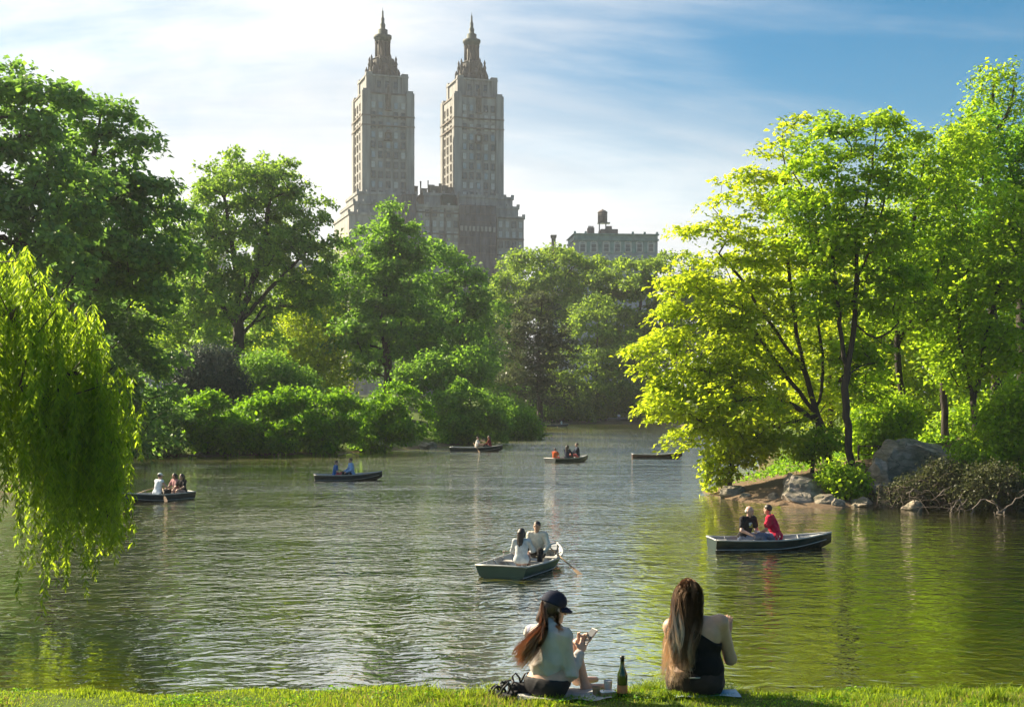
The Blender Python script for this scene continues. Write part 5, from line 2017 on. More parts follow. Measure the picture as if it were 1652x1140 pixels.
def make_boat(label, loc, yaw, hull, strip=None, s=1.0, group='rowing boats on the lake', inside='alu_dull', sz=None):
    L = 3.66
    root = empty('rowing_boat', loc, yaw)
    root.scale = (s, s, sz or s)
    tag(root, label, 'boat', group)
    n = 22
    ts = np.linspace(0, 1, n)

    def section(t, e):
        b, zs, bc, zc, zk = boat_shape(t)
        y = -L / 2 + max(t, 0.02 if e else 0) * L
        b, bc = max(b - e, 0.004), max(bc - 2.6 * e, 0.003)
        zk, zc = zk + 2.0 * e, zc + 0.7 * e
        lap = (zs + zc) / 2
        bl = (b + bc) / 2
        return [(-b, y, zs), (-bl - 0.006, y, lap), (-bl, y, lap - 0.015), (-bc, y, zc), (0, y, zk + e), (bc, y, zc), (bl, y, lap - 0.015), (bl + 0.006, y, lap), (b, y, zs)]
    k = 9
    m = MB()
    vs = [p for t in ts for p in section(t, 0)]
    fs = [(i * k + j, i * k + j + 1, (i + 1) * k + j + 1, (i + 1) * k + j) for i in range(n - 1) for j in range(k - 1)]
    m.add(vs, fs, 0, True)
    m.add(section(0, 0), [tuple(range(k))[::-1]], 0)
    m.add(section(1, 0), [tuple(range(k))], 0)
    m.build('hull', hull, root)
    m = MB()
    tin = [t for t in ts if t < 0.93]
    vs = [p for t in tin for p in section(t, 0.022)]
    fs = [(i * k + j + 1, i * k + j, (i + 1) * k + j, (i + 1) * k + j + 1) for i in range(len(tin) - 1) for j in range(k - 1)]
    m.add(section(tin[-1], 0.022), [tuple(range(k))[::-1]], 0)
    m.add(vs, fs, 0, True)
    m.add(section(0, 0.022), [tuple(range(k))], 0)
    # floor boards above the bilge
    for j in range(-2, 3):
        m.box(j * 0.17 - 0.078, j * 0.17 + 0.078, -L / 2 + 0.15, (0.6, 0.35, -0.1)[abs(j)], 0.02, 0.035)
    # inside ribs
    for t in (0.15, 0.3, 0.45, 0.6, 0.75):
        p = section(t, 0.05)
        m.tube([p[0], p[2], p[3]], 0.016, 5)
        m.tube([p[8], p[6], p[5]], 0.016, 5)
    m.build('inside', M[inside], root)
    m = MB()
    for x in (-1, 1):
        m.tube([(x * (boat_shape(t)[0] - 0.008), -L / 2 + t * L, boat_shape(t)[1] + 0.006) for t in ts], 0.026, 6)
    b0, z0 = boat_shape(0)[:2]
    m.tube([(-b0, -L / 2, z0), (-b0 * 0.5, -L / 2, z0 + 0.005), (0, -L / 2, z0 + 0.008), (b0 * 0.5, -L / 2, z0 + 0.005), (b0, -L / 2, z0)], 0.024, 6)
    m.build('gunwale', M['alu'], root)
    m = MB()
    for x in (-1, 1):
        m.tube([(x * (boat_shape(t)[2] + 0.006), -L / 2 + t * L, boat_shape(t)[3]) for t in ts[:-1]], 0.014, 5)
    m.build('chine_strip', strip or M['alu_dull'], root)
    for t in (0.12, 0.42, 0.68):
        b, zs = boat_shape(t)[:2]
        y = -L / 2 + t * L
        x = b * (0.86 if t < 0.6 else 0.76)
        m = MB().box(-x, x, y - 0.13, y + 0.13, 0.195, 0.225)
        m.box(-0.05, 0.05, y - 0.1, y + 0.1, -0.02, 0.195)
        m.build('bench', M['bench'], root)
    t = 0.93
    b, zs = boat_shape(t)[:2]
    MB().add([(-b * 1.25, L / 2 - 0.62, zs - 0.07), (b * 1.25, L / 2 - 0.62, zs - 0.07), (0.03, L / 2 - 0.05, zs + 0.03), (-0.03, L / 2 - 0.05, zs + 0.03)],
             [(0, 1, 2, 3)]).build('bow_deck', M[inside], root)
    for x in (-1, 1):
        b, zs = boat_shape(0.5)[:2]
        m = MB()
        m.tube([(x * b, 0.0, zs), (x * b, 0.0, zs + 0.09)], 0.014, 6)
        m.tube([(x * b, -0.045, zs + 0.16), (x * b, -0.04, zs + 0.10), (x * b, 0.0, zs + 0.085), (x * b, 0.04, zs + 0.10), (x * b, 0.045, zs + 0.16)], 0.010, 6)
        m.build('oarlock', M['alu_dull'], root)
    return root


def place_boat(label, px, py, deg, hull, s=1.0, **kw):
    """boat centred over photo column px with its waterline seen at row py; deg: heading of the bow, 0 = away from the viewer, 90 = to the right"""
    x, y = shore(px, py)
    return make_boat(label, (x, y, 0.0), math.radians(-deg), hull, s=s, **kw)


def seat_in(boat, t, x=0.0, dz=0.0):
    """world place of a bench at t along the boat"""
    v = np.array((x, -1.83 + t * 3.66, 0.225 + dz)) * np.array(boat.scale)
    v = rotz(v, boat.rotation_euler[2])
    return (boat.location[0] + v[0], boat.location[1] + v[1], v[2])


def oar(label, boat, side, out, fwd, dip, grip=None, s=1.0):
    """from the oarlock of BOAT on SIDE; the blade ends OUT metres outboard, FWD metres towards the bow, at height DIP"""
    b, zs = boat_shape(0.5)[:2]
    lock = np.array((side * b, 0.0, zs + 0.115)) * np.array(boat.scale)
    tip = np.array((side * (b + out), fwd, dip))
    d = unit(tip - lock)
    inner = lock - d * 0.62
    rz = boat.rotation_euler[2]
    m = MB()
    L = np.linalg.norm(tip - lock)
    m.tube([(0, 0, 0), d * 0.12], 0.014, 6)
    m.tube([d * 0.12, d * (0.62 + L - 0.5)], 0.019, 8)
    side_v = unit(np.cross(d, (0, 0, 1.0)))
    nv = np.cross(side_v, d)
    P = []
    for f, w in ((0.62 + L - 0.55, 0.022), (0.62 + L - 0.40, 0.055), (0.62 + L - 0.05, 0.07), (0.62 + L, 0.055)):
        P += [d * f + side_v * w + nv * 0.007, d * f - side_v * w + nv * 0.007, d * f - side_v * w - nv * 0.007, d * f + side_v * w - nv * 0.007]
    fs = []
    for i in range(3):
        for j in range(4):
            fs.append((i * 4 + j, i * 4 + (j + 1) % 4, i * 4 + 4 + (j + 1) % 4, i * 4 + 4 + j))
    fs += [(3, 2, 1, 0), (12, 13, 14, 15)]
    m.add(P, fs)
    o = m.build('oar', M['oar'])
    q = rotz(inner, rz)
    o.location = (boat.location[0] + q[0], boat.location[1] + q[1], q[2])
    o.rotation_euler = (0, 0, rz)
    return tag(o, label, 'oar', 'oars of the rowing boats')


G = 'people in the rowing boats'
# nearest boat, stern towards the bank, a couple facing each other
b8 = place_boat('nearest green rowing boat with square stern carrying a couple', 856, 916, 21, M['hull_green'], s=1.16, sz=0.98, inside='alu')
yw = b8.rotation_euler[2]
person('person with long dark hair and pale top, back to the bank in the nearest boat', seat_in(b8, 0.30, 0.05), yw + 0.25, cloth('palegrey', (0.52, 0.55, 0.56)),
       cloth('palepink', (0.36, 0.25, 0.22)), 'fair', 'dark', 'long', 0.04, ((-0.13, 0.36, 0.2), (0.2, 0.40, 0.25)), 'long', 0.25, 1.06, 0.013, True, G)
person('person in pale open shirt and dark trousers facing the bank in the nearest boat', seat_in(b8, 0.56, 0.10, 0.05), yw + math.pi + 0.12, cloth('cream', (0.56, 0.54, 0.46)),
       cloth('black', (0.02, 0.02, 0.022)), 'tan', 'dark', 'short', 0.06, ((-0.22, 0.36, 0.16), (0.13, 0.42, 0.20)), 'long', 0.1, 1.12, 0.013, False, G, spread=0.15, knees=0.2)
oar('oar trailing in the water at the right of the nearest boat', b8, 1, 1.05, -0.75, -0.06)
oar('oar lifted at the left of the nearest boat', b8, -1, 0.55, 1.3, 0.25)

b9 = place_boat('dark rowing boat with pale chine line carrying two men off the rocky point', 1245, 884, 84, M['hull_teal'], s=1.0, strip=M['alu'])
yw = b9.rotation_euler[2]
p1 = person('person with balding pale hair and printed black t-shirt in the boat by the rocks', seat_in(b9, 0.27), yw - 1.05, cloth('black', (0.02, 0.02, 0.022)),
            cloth('denim', (0.13, 0.16, 0.24)), 'pink', 'grey', 'bald', 0.10, ((-0.10, 0.30, 0.26), (0.20, 0.42, 0.20)), 'short', -0.4, 1.24, 0.013, False, G, legyaw=1.0)
mb = MB()
for i, (x, z, w, hh) in enumerate(((0.01, 0.44, 0.055, 0.022), (-0.03, 0.40, 0.03, 0.03), (0.035, 0.405, 0.026, 0.026), (0.0, 0.36, 0.06, 0.02))):
    mb.lathe(0, 0, [(0.0005, 0), (1, 0), (1, 0.001), (0.0005, 0.001)], 10, i % 2)
    for j in range(len(mb.v) - 40, len(mb.v)):
        v = mb.v[j]
        mb.v[j] = (x + v[0] * w, 0.236 - v[2] * 2 - abs(x + v[0] * w) * 0.25 - 0.05 * abs(z + v[1] * hh - 0.40), z + v[1] * hh)
mb.build('shirt_print', [cloth('white', (0.7, 0.7, 0.68)), cloth('lime', (0.45, 0.5, 0.08))], p1)
person('person in red t-shirt seated back turned in the boat by the rocks', seat_in(b9, 0.545), yw + math.pi - 0.45, cloth('red', (0.52, 0.02, 0.06)),
       cloth('denim', (0.13, 0.16, 0.24)), 'tan', 'dark', 'short', 0.13, ((-0.15, 0.42, 0.16), (0.17, 0.40, 0.16)), 'short', 0.3, 1.25, 0.013, False, G, legyaw=0.3)

b1 = place_boat('slate rowing boat half under the willow carrying three people', 249, 807, -142, M['hull_navy'], s=0.98, strip=M['alu'])
yw = b1.rotation_euler[2]
person('person in white top and cap rowing the boat beside the willow', seat_in(b1, 0.46), yw + math.pi, cloth('whiteblue', (0.62, 0.67, 0.74)), cloth('black', (0.02, 0.02, 0.022)),
       'tan', 'dark', 'cap', 0.08, ((-0.30, 0.42, 0.27), (0.30, 0.42, 0.27)), 'none', 0.0, 1.12, 0.017, False, G)
person('dark haired person in black facing the rower beside the willow', seat_in(b1, 0.12, -0.24), yw + 0.1, cloth('black', (0.02, 0.02, 0.022)), cloth('palepink', (0.36, 0.25, 0.22)),
       'tan', 'dark', 'long', 0.05, sleeves='short', s=1.05, h=0.018, female=True, group=G)
person('dark haired person in rose top facing the rower beside the willow', seat_in(b1, 0.12, 0.26), yw - 0.1, cloth('rose', (0.42, 0.22, 0.22)), cloth('black', (0.02, 0.02, 0.022)),
       'tan', 'dark', 'long', 0.05, sleeves='short', s=1.05, h=0.018, female=True, group=G)
oar('oar stretched out from the boat beside the willow', b1, 1, 0.9, 0.5, 0.05)
oar('oar on the near side of the boat beside the willow', b1, -1, 0.7, 0.4, 0.02)

b2 = place_boat('rowing boat with two people in blue left of the middle of the lake', 562, 774, 80, M['hull_navy'], s=1.0, strip=M['alu'])
yw = b2.rotation_euler[2]
person('person in dark blue top and red shorts in the boat left of the middle', seat_in(b2, 0.30), yw + 0.15, cloth('blue', (0.03, 0.12, 0.33)), cloth('coral', (0.6, 0.12, 0.12)),
       'pink', 'brown', 'short', 0.05, sleeves='short', s=0.98, h=0.018, group=G, hands=((-0.14, 0.26, 0.16), (0.14, 0.26, 0.16)))
person('person in light blue shirt rowing the boat left of the middle', seat_in(b2, 0.55), yw + math.pi + 0.2, cloth('skyblue', (0.20, 0.36, 0.62)), cloth('black', (0.02, 0.02, 0.022)),
       'fair', 'brown', 'short', 0.03, ((-0.22, 0.30, 0.20), (0.22, 0.30, 0.20)), 'long', 0.0, 1.15, 0.018, False, G)

b3 = place_boat('long dark rowing boat gliding past the rounded bush', 769, 728, 96, M['hull_navy'], s=1.17, strip=M['alu'])
yw = b3.rotation_euler[2]
person('person in white shirt rowing past the rounded bush', seat_in(b3, 0.50), yw + 0.0, cloth('white', (0.7, 0.7, 0.68)), cloth('khaki', (0.25, 0.2, 0.14)), 'fair', 'brown', 'short', 0.05,
       ((-0.28, 0.42, 0.27), (0.28, 0.42, 0.27)), 'short', 0.0, 1.12, 0.022, False, G)
person('person in maroon top riding past the rounded bush', seat_in(b3, 0.76, 0.0, 0.08), yw + math.pi, cloth('maroon', (0.20, 0.03, 0.03)), cloth('black', (0.02, 0.02, 0.022)), 'tan', 'brown', 'long',
       0.05, sleeves='long', s=1.1, h=0.022, female=True, group=G)
oar('oar dipped from the long boat by the rounded bush', b3, 1, 1.1, 0.5, -0.05)

b4 = place_boat('rowing boat turned three quarters away with an orange vested child', 918, 745, 48, M['hull_navy'], s=1.0, inside='alu')
yw = b4.rotation_euler[2]
person('small person in orange life vest in the three quarter boat', seat_in(b4, 0.14, -0.05), yw + 0.3, cloth('orange', (0.5, 0.10, 0.04)), cloth('coral', (0.6, 0.12, 0.12)), 'pink', 'brown', 'short', 0.03,
       sleeves='short', s=0.9, h=0.024, group=G, vest=cloth('vest', (0.55, 0.12, 0.04)))
person('person in dark navy with long dark hair in the three quarter boat', seat_in(b4, 0.42, 0.1), yw + 0.3, cloth('navy', (0.02, 0.028, 0.05)), cloth('black', (0.02, 0.02, 0.022)), 'tan', 'dark', 'long', 0.03,
       sleeves='long', s=1.12, h=0.022, female=True, group=G)
person('person in dark suit and white collar at the bow of the three quarter boat', seat_in(b4, 0.70, 0.1, 0.1), yw + 2.6, cloth('suit', (0.025, 0.035, 0.06)), cloth('coral', (0.6, 0.12, 0.12)), 'tan', 'dark', 'short', 0.02,
       sleeves='long', s=1.15, h=0.022, group=G)

b5 = place_boat('far rowing boat in front of the distant shore with two people', 897, 688, 93, M['hull_navy'], s=1.0)
yw = b5.rotation_euler[2]
person('person in black in the far rowing boat', seat_in(b5, 0.32), yw, cloth('black', (0.02, 0.02, 0.022)), cloth('black', (0.02, 0.02, 0.022)), 'tan', 'dark', 'short', 0.05, h=0.03, group=G, face=False)
person('person in white in the far rowing boat', seat_in(b5, 0.72), yw + math.pi, cloth('white', (0.7, 0.7, 0.68)), cloth('khaki', (0.25, 0.2, 0.14)), 'fair', 'brown', 'short', -0.02, h=0.03, group=G, face=False)
oar('oar dipped from the far rowing boat', b5, 1, 1.2, 0.3, -0.05)

x6 = (1000 - CX) / F * 219
b6 = make_boat('dark boat lying on the sunny far bank', (x6, 219, gz(x6, 219) + 0.15), math.radians(-86), M['hull_navy'], s=1.1)
person('person in white sitting in the boat on the far bank', seat_in(b6, 0.45, 0, gz(x6, 219) + 0.15), math.radians(200), cloth('white', (0.7, 0.7, 0.68)), cloth('khaki', (0.25, 0.2, 0.14)), 'fair', 'brown', 'short', 0.05, h=0.03, group=G, face=False)
b7 = place_boat('reddish brown rowing boat half hidden by the overhanging branches', 1060, 739, 92, M['hull_brown'], s=1.0)


# ------------------------------------------------------------------ the bank in front: lawn, two women, picnic things
DW = 10.05


def bank(px, py=None, d=DW):
    x = (px - CX) / F * d
    return np.array((x, d, gz(x, d)))


def hair_strands(name, guides, n, spread, rad, rng, sides=3, seg=14, wav=0.018):
    """many thin tapering locks scattered round guide curves"""
    Vs, Qs, off = [], [], 0
    gs = [np.array([np.interp(np.linspace(0, 1, seg), np.linspace(0, 1, len(g)), np.array(g)[:, i]) for i in range(3)]).T for g in guides]
    for g in gs:
        for _ in range(3):
            g[1:-1] = 0.25 * g[:-2] + 0.5 * g[1:-1] + 0.25 * g[2:]
    t = np.linspace(0, 1, seg)
    nl = max(8, n // 14)
    locks = [(rng.rand() * (len(gs) - 1), rng.normal(size=3) * spread, rng.normal(size=3) * spread * 2.0, rng.rand(3) * 6.28, rng.uniform(0.7, 1.3)) for _ in range(nl)]
    for k in range(n):
        lf, o0, o1, ph, am = locks[rng.randint(nl)]
        f = float(np.clip(lf + rng.normal() * 0.12, 0, len(gs) - 1.001))
        i = int(f)
        w = f - i
        P = gs[i] * (1 - w) + gs[min(i + 1, len(gs) - 1)] * w
        stray = 2.2 if rng.rand() < 0.08 else 1.0
        o0 = o0 + rng.normal(size=3) * spread * 0.5 * stray
        o1 = o1 + rng.normal(size=3) * spread * 0.8 * stray
        P = P + o0 * (0.4 + 0.6 * t[:, None]) + (o1 - o0) * (t[:, None] ** 1.5) * 0.8
        P = P + wav * am * (0.15 + 1.3 * t[:, None]) * np.stack([np.sin(t * 11 + ph[0]), np.sin(t * 10 + ph[1]), 0.3 * np.sin(t * 8 + ph[2])], 1)
        cut = max(6, int(seg * rng.uniform(0.75, 1.0)))
        P = P[:cut]
        R = rad * rng.uniform(0.6, 1.3) * np.clip(1.15 - np.linspace(0, 1, cut) ** 2.5, 0.12, 1)
        if sides == 2:
            V, Q = tube_arrays(P, R, 2)
            Q = Q[0::2]
        else:
            V, Q = tube_arrays(P, R, sides)
        Vs.append(V)
        Qs.append(Q + off)
        off += len(V)
    return raw_mesh(name, np.concatenate(Vs), np.concatenate(Qs), True)


M['hair_auburn'] = mat_basic('hair_auburn', (0.19, 0.080, 0.034), 0.45, 0.3, 12, col2=(0.58, 0.28, 0.11), island=0.8)
def ombre(m, z0, z1, amt):
    """bleached ends: the second colour grows stronger down the length of the hair"""
    nt = m.node_tree
    N, L = nt.nodes, nt.links
    mx = [n for n in N if n.type == 'MIX' and n.data_type == 'RGBA'][0]
    src = mx.inputs['Factor'].links[0].from_socket
    tc = N.new('ShaderNodeTexCoord')
    sp = N.new('ShaderNodeSeparateXYZ')
    L.new(tc.outputs['Object'], sp.inputs[0])
    mr = N.new('ShaderNodeMapRange')
    L.new(sp.outputs[2], mr.inputs[0])
    mr.inputs[1].default_value = z1
    mr.inputs[2].default_value = z0
    ma = N.new('ShaderNodeMix')
    ma.inputs[0].default_value = amt
    L.new(src, ma.inputs[2])
    L.new(mr.outputs[0], ma.inputs[3])
    L.new(ma.outputs[0], mx.inputs['Factor'])


M['hair_blonde'] = mat_basic('hair_streaked', (0.22, 0.120, 0.068), 0.5, 0.3, 12, col2=(0.88, 0.66, 0.43), island=0.8)
ombre(M['hair_blonde'], 0.36, 0.70, 0.55)
ombre(M['hair_auburn'], 0.25, 0.68, 0.5)
M['hair_base'] = mat_basic('hair_dark_brown', (0.045, 0.022, 0.012), 0.42, 0.4, 14, 0.5, 90, stretch=(1, 1, 0.2), bdist=0.003)
M['cap_navy'] = mat_basic('cap_navy', (0.012, 0.016, 0.035), 0.8, 0.2, 12, 0.3, 90, bdist=0.0025, spec=0.2)
M['grey_knit'] = mat_basic('grey_knit', (0.46, 0.435, 0.41), 0.95, 0.08, 8, 0.8, 11, bdist=0.022, spec=0.15)
M['lilac'] = mat_basic('lilac_sleeve', (0.42, 0.42, 0.55), 0.9, 0.1, 8, 0.8, 11, bdist=0.022, spec=0.15)
M['legging'] = mat_basic('black_legging', (0.014, 0.014, 0.017), 0.75, 0.2, 8, 0.2, 60, bdist=0.0025, spec=0.25)
M['black_top'] = mat_basic('black_top', (0.007, 0.007, 0.008), 0.85, 0.2, 8, 0.8, 12, bdist=0.022, spec=0.2)
M['brown_pants'] = mat_basic('dark_brown_trousers', (0.035, 0.024, 0.020), 0.8, 0.2, 6, 0.8, 10, bdist=0.022, spec=0.2)
M['phone'] = mat_basic('phone_case', (0.45, 0.30, 0.26), 0.35, 0.1, 4)


def head_prims(hed, Rh, female=True):
    def hp(x, y, z):
        return hed + Rh @ np.array((x, y, z))
    P = [ell(hp(0, -0.008, 0.018), (0.074, 0.092, 0.094), 0.03, Rh), ell(hp(0, 0.03, -0.048), (0.053, 0.056, 0.064), 0.04, Rh),
         cap(hp(0, 0.090, 0.0), hp(0, 0.111, -0.026), 0.008, 0.0115, 0.010), ell(hp(0, 0.080, -0.086), (0.022, 0.019, 0.017), 0.02, Rh),
         ell(hp(0, 0.083, -0.056), (0.024, 0.012, 0.012), 0.01, Rh),
         cap(hp(-0.048, 0.078, 0.022), hp(0.048, 0.078, 0.022), 0.010, 0.010, 0.012)]
    for x in (-1, 1):
        P.append(ell(hp(x * 0.077, -0.005, -0.012), (0.011, 0.020, 0.031), 0.008, Rh))
    return P, hp


def eyes_of(hp, root):
    b = MB()
    for x in (-1, 1):
        c = hp(x * 0.030, 0.083, 0.004)
        n0 = len(b.v)
        b.lathe(0, 0, [(0.001, -0.008), (0.007, -0.005), (0.010, 0), (0.007, 0.005), (0.001, 0.008)], 8)
        for j in range(n0, len(b.v)):
            b.v[j] = tuple(np.array(b.v[j]) + c)
    b.build('eyes', EYE, root)


def woman_with_cap():
    rng = np.random.RandomState(3)
    o = bank(881)
    root = empty('person', tuple(o))
    tag(root, 'person in navy cap and grey crop top looking at a phone on the bank', 'person', 'people sitting on the grassy bank')
    A = np.array
    pel = A((0.0, 0.0, 0.10))
    f = A((0.64, 0.77, 0))
    r = A((0.77, -0.64, 0))
    wai = A((-0.005, 0.0, 0.21))
    che = A((0.015, 0.02, 0.39))
    nek = A((0.025, 0.045, 0.515))
    hed = A((0.065, 0.085, 0.665))
    shR, shL = A((0.135, -0.055, 0.475)), A((-0.105, 0.115, 0.475))
    Rt = face_frame(f)
    torso = [ell(pel + (0, 0, -0.005), (0.148, 0.120, 0.105), 0.05, Rt), ell(wai, (0.108, 0.084, 0.14), 0.06, Rt),
             ell(che, (0.130, 0.094, 0.155), 0.06, Rt), cap(shL, shR, 0.052, 0.052, 0.05)]
    Rh = face_frame((0.86, 0.42, -0.25))
    head, hp = head_prims(hed, Rh)
    neck = [cap(nek - (0, 0, 0.03), hed - (0.01, 0.01, 0.07), 0.047, 0.045, 0.03)]
    elR, wrR = A((0.185, -0.02, 0.165)), A((0.265, 0.10, 0.325))
    elL, wrL = A((0.135, 0.33, 0.29)), A((0.255, 0.215, 0.385))
    upR, upL = cap(shR, elR, 0.050, 0.040, 0.03), cap(shL, elL, 0.050, 0.040, 0.03)
    foR, foL = cap(elR, wrR, 0.039, 0.026, 0.02), cap(elL, wrL, 0.039, 0.026, 0.02)
    hR = hand_prims(wrR, unit(A((0.30, 0.145, 0.385)) - wrR), (-0.4, 0.2, 0.8), 0.7)
    hL = hand_prims(wrL, unit(A((0.325, 0.18, 0.425)) - wrL), (0.2, -0.3, 0.9), 0.8)
    hipR, hipL = pel + r * 0.085, pel - r * 0.085
    knR, anR = A((0.235, 0.24, 0.30)), A((0.315, 0.20, 0.03))
    knL, anL = A((0.10, 0.48, 0.27)), A((0.26, 0.46, 0.03))
    thR, thL = cap(hipR, knR, 0.088, 0.056, 0.05), cap(hipL, knL, 0.088, 0.056, 0.05)
    snR, snL = cap(knR, anR, 0.054, 0.036, 0.03), cap(knL, anL, 0.054, 0.036, 0.03)
    ft = [cap(anR + (0, 0, -0.01), anR + (0.16, 0.10, -0.02), 0.036, 0.024, 0.03), cap(anL + (0, 0, -0.01), anL + (0.16, 0.10, -0.02), 0.036, 0.024, 0.03)]
    body = torso + neck + head + [upR, upL, foR, foL] + hR + hL + [thR, thL, snR, snL] + ft
    link('body', blob_mesh('body', body, 0.0082), SKIN['fair'], root)
    shirt = torso[1:] + [upR, cap(elR, elR + (wrR - elR) * 0.86, 0.039, 0.029, 0.02)]
    hem = unit(A((-0.05, -0.25, -1.0)))
    link('crop_top', blob_mesh('crop_top', shirt + [ell(che + A((-0.02, -0.02, -0.10)), (0.118, 0.096, 0.11), 0.05, Rt), ell(che + A((-0.03, -0.035, 0.06)), (0.09, 0.07, 0.10), 0.05, Rt),
                                                    cap(nek - (0.035, 0.03, 0.03), nek - (0.0, 0.02, -0.015), 0.062, 0.058, 0.03),
                                                    ell(elR + A((0.0, -0.01, -0.005)), (0.042, 0.046, 0.05), 0.03)], 0.009, 0.012,
                               [((0, 0, 0.155), tuple(hem))], fold=0.0075, seed=3), M['grey_knit'], root)
    link('sleeve', blob_mesh('sleeve', [upL, foL], 0.007, 0.013, [(tuple(wrL - 0.03 * unit(wrL - elL)), tuple(wrL - elL))]), M['lilac'], root)
    link('leggings', blob_mesh('leggings', torso[:1] + [thR, thL, cap(knR, knR + (anR - knR) * 0.62, 0.056, 0.045, 0.03),
                                            cap(knL, knL + (anL - knL) * 0.62, 0.056, 0.045, 0.03)], 0.009, 0.015,
                               [((0, 0, 0.140), (0.1, 0.15, 1.0))], fold=0.004, seed=5), M['legging'], root)
    # hair: cap of hair, then locks blown to the left over the shoulder
    hb = link('hair', blob_mesh('hair', [ell(hp(0, -0.022, 0.022), (0.083, 0.094, 0.094), 0.03, Rh), cap(hp(0, -0.07, -0.03), hp(-0.02, -0.085, -0.10), 0.052, 0.040, 0.03),
                                         cap(hp(0.062, -0.005, -0.02), hp(0.060, 0.02, -0.10), 0.026, 0.018, 0.02)], 0.007, 0.0,
                                [(hp(0, 0.055, 0.0), tuple(Rh @ A((0, 1.0, -0.35))))]), M['hair_base'], root)
    back = [hp(0.0, -0.095, 0.03), hp(0.02, -0.105, -0.04)]
    guides = [[back[0], back[1], A((0.0, -0.06, 0.56)), A((-0.08, -0.10, 0.49)), A((-0.15, -0.12, 0.42)), A((-0.205, -0.12, 0.35)), A((-0.245, -0.11, 0.27))],
              [back[0], back[1], A((0.0, -0.08, 0.55)), A((-0.06, -0.13, 0.47)), A((-0.13, -0.15, 0.40)), A((-0.18, -0.15, 0.33)), A((-0.205, -0.14, 0.24))],
              [back[0] + (0.02, 0, 0), back[1], A((0.01, -0.09, 0.55)), A((-0.03, -0.15, 0.46)), A((-0.08, -0.17, 0.38)), A((-0.115, -0.17, 0.29)), A((-0.125, -0.165, 0.20))]]
    sm = hair_strands('hair_locks', guides, 1900, 0.019, 0.0021, rng, sides=2)
    link('hair_locks', sm, M['hair_auburn'], root)
    side = [[hp(0.075, 0.0, 0.02), hp(0.082, 0.015, -0.05), hp(0.075, 0.02, -0.12), A((0.125, -0.06, 0.53)), A((0.135, -0.13, 0.49))],
            [hp(0.070, -0.03, 0.02), hp(0.082, -0.02, -0.05), hp(0.075, 0.0, -0.12), A((0.11, -0.08, 0.53)), A((0.115, -0.14, 0.49))]]
    link('side_lock', hair_strands('side_lock', side, 260, 0.008, 0.0022, rng, sides=2), M['hair_auburn'], root)
    # baseball cap
    crown = blob_mesh('cap', [ell(hp(0, -0.012, 0.058), (0.088, 0.103, 0.082), 0.02, Rh), ell(hp(0, -0.04, 0.03), (0.087, 0.082, 0.07), 0.02, Rh)], 0.006, 0.0,
                      [(hp(0, 0.0, 0.020), tuple(Rh @ A((0, -0.18, -1.0))))])
    co = link('cap', crown, M['cap_navy'], root)
    vs, fs = [], []
    n = 12
    for i in range(n + 1):
        a = math.pi * (i / n - 0.5) * 0.92
        for rr, zz in ((1.0, 0.0), (1.0, -0.006), (1.78, -0.022), (1.78, -0.016)):
            vs.append(tuple(hp(0.080 * math.sin(a) * min(rr, 1.05), 0.006 + 0.088 * math.cos(a) * rr - (0.0 if rr < 1.2 else 0.0), 0.038 + zz - 0.020 * math.sin(a) ** 2 - (0.012 if rr > 1.2 else 0) * 1.0)))
    for i in range(n):
        p, q = 4 * i, 4 * i + 4
        fs += [(p + 3, q + 3, q, p), (p + 1, q + 1, q + 2, p + 2), (p + 2, q + 2, q + 3, p + 3), (p, q, q + 1, p + 1)]
    fs += [(0, 1, 2, 3), (4 * n + 3, 4 * n + 2, 4 * n + 1, 4 * n)]
    MB().add(vs, fs, 0, True).build('peak', M['cap_navy'], co)
    n0 = MB()
    c = hp(0, -0.012, 0.141)
    n0.lathe(c[0], c[1], [(0.010, c[2] - 0.004), (0.008, c[2] + 0.003), (0.001, c[2] + 0.005)], 8)
    n0.build('button', M['cap_navy'], co)
    eyes_of(hp, root)
    # phone, held in both hands
    ph = empty('phone', tuple(o + A((0.345, 0.165, 0.432))))
    tag(ph, 'phone held up in the hands of the person in the navy cap', 'phone')
    d = unit(A((0.10, 0.05, 0.115)))
    w = unit(A((0.45, -0.75, -0.1)))
    w = unit(w - d * (w @ d))
    nn = np.cross(d, w)

    def slab(lw, ll, lt, off, c=A((0, 0, 0))):
        vs = [c + w * sx * lw + d * sy * ll + nn * (sz * lt + off) for sz in (-1, 1) for sx, sy in ((-1, -1), (1, -1), (1, 1), (-1, 1))]
        return MB().add(vs, [(3, 2, 1, 0), (4, 5, 6, 7), (0, 1, 5, 4), (1, 2, 6, 5), (2, 3, 7, 6), (3, 0, 4, 7)])
    slab(0.036, 0.074, 0.005, 0).build('case', M['phone'], ph)
    slab(0.033, 0.070, 0.0008, -0.0062).build('screen', M['pane_dark'], ph)
    slab(0.011, 0.011, 0.002, 0.0068, d * 0.052 + w * 0.018).build('camera_bump', M['legging'], ph)


woman_with_cap()


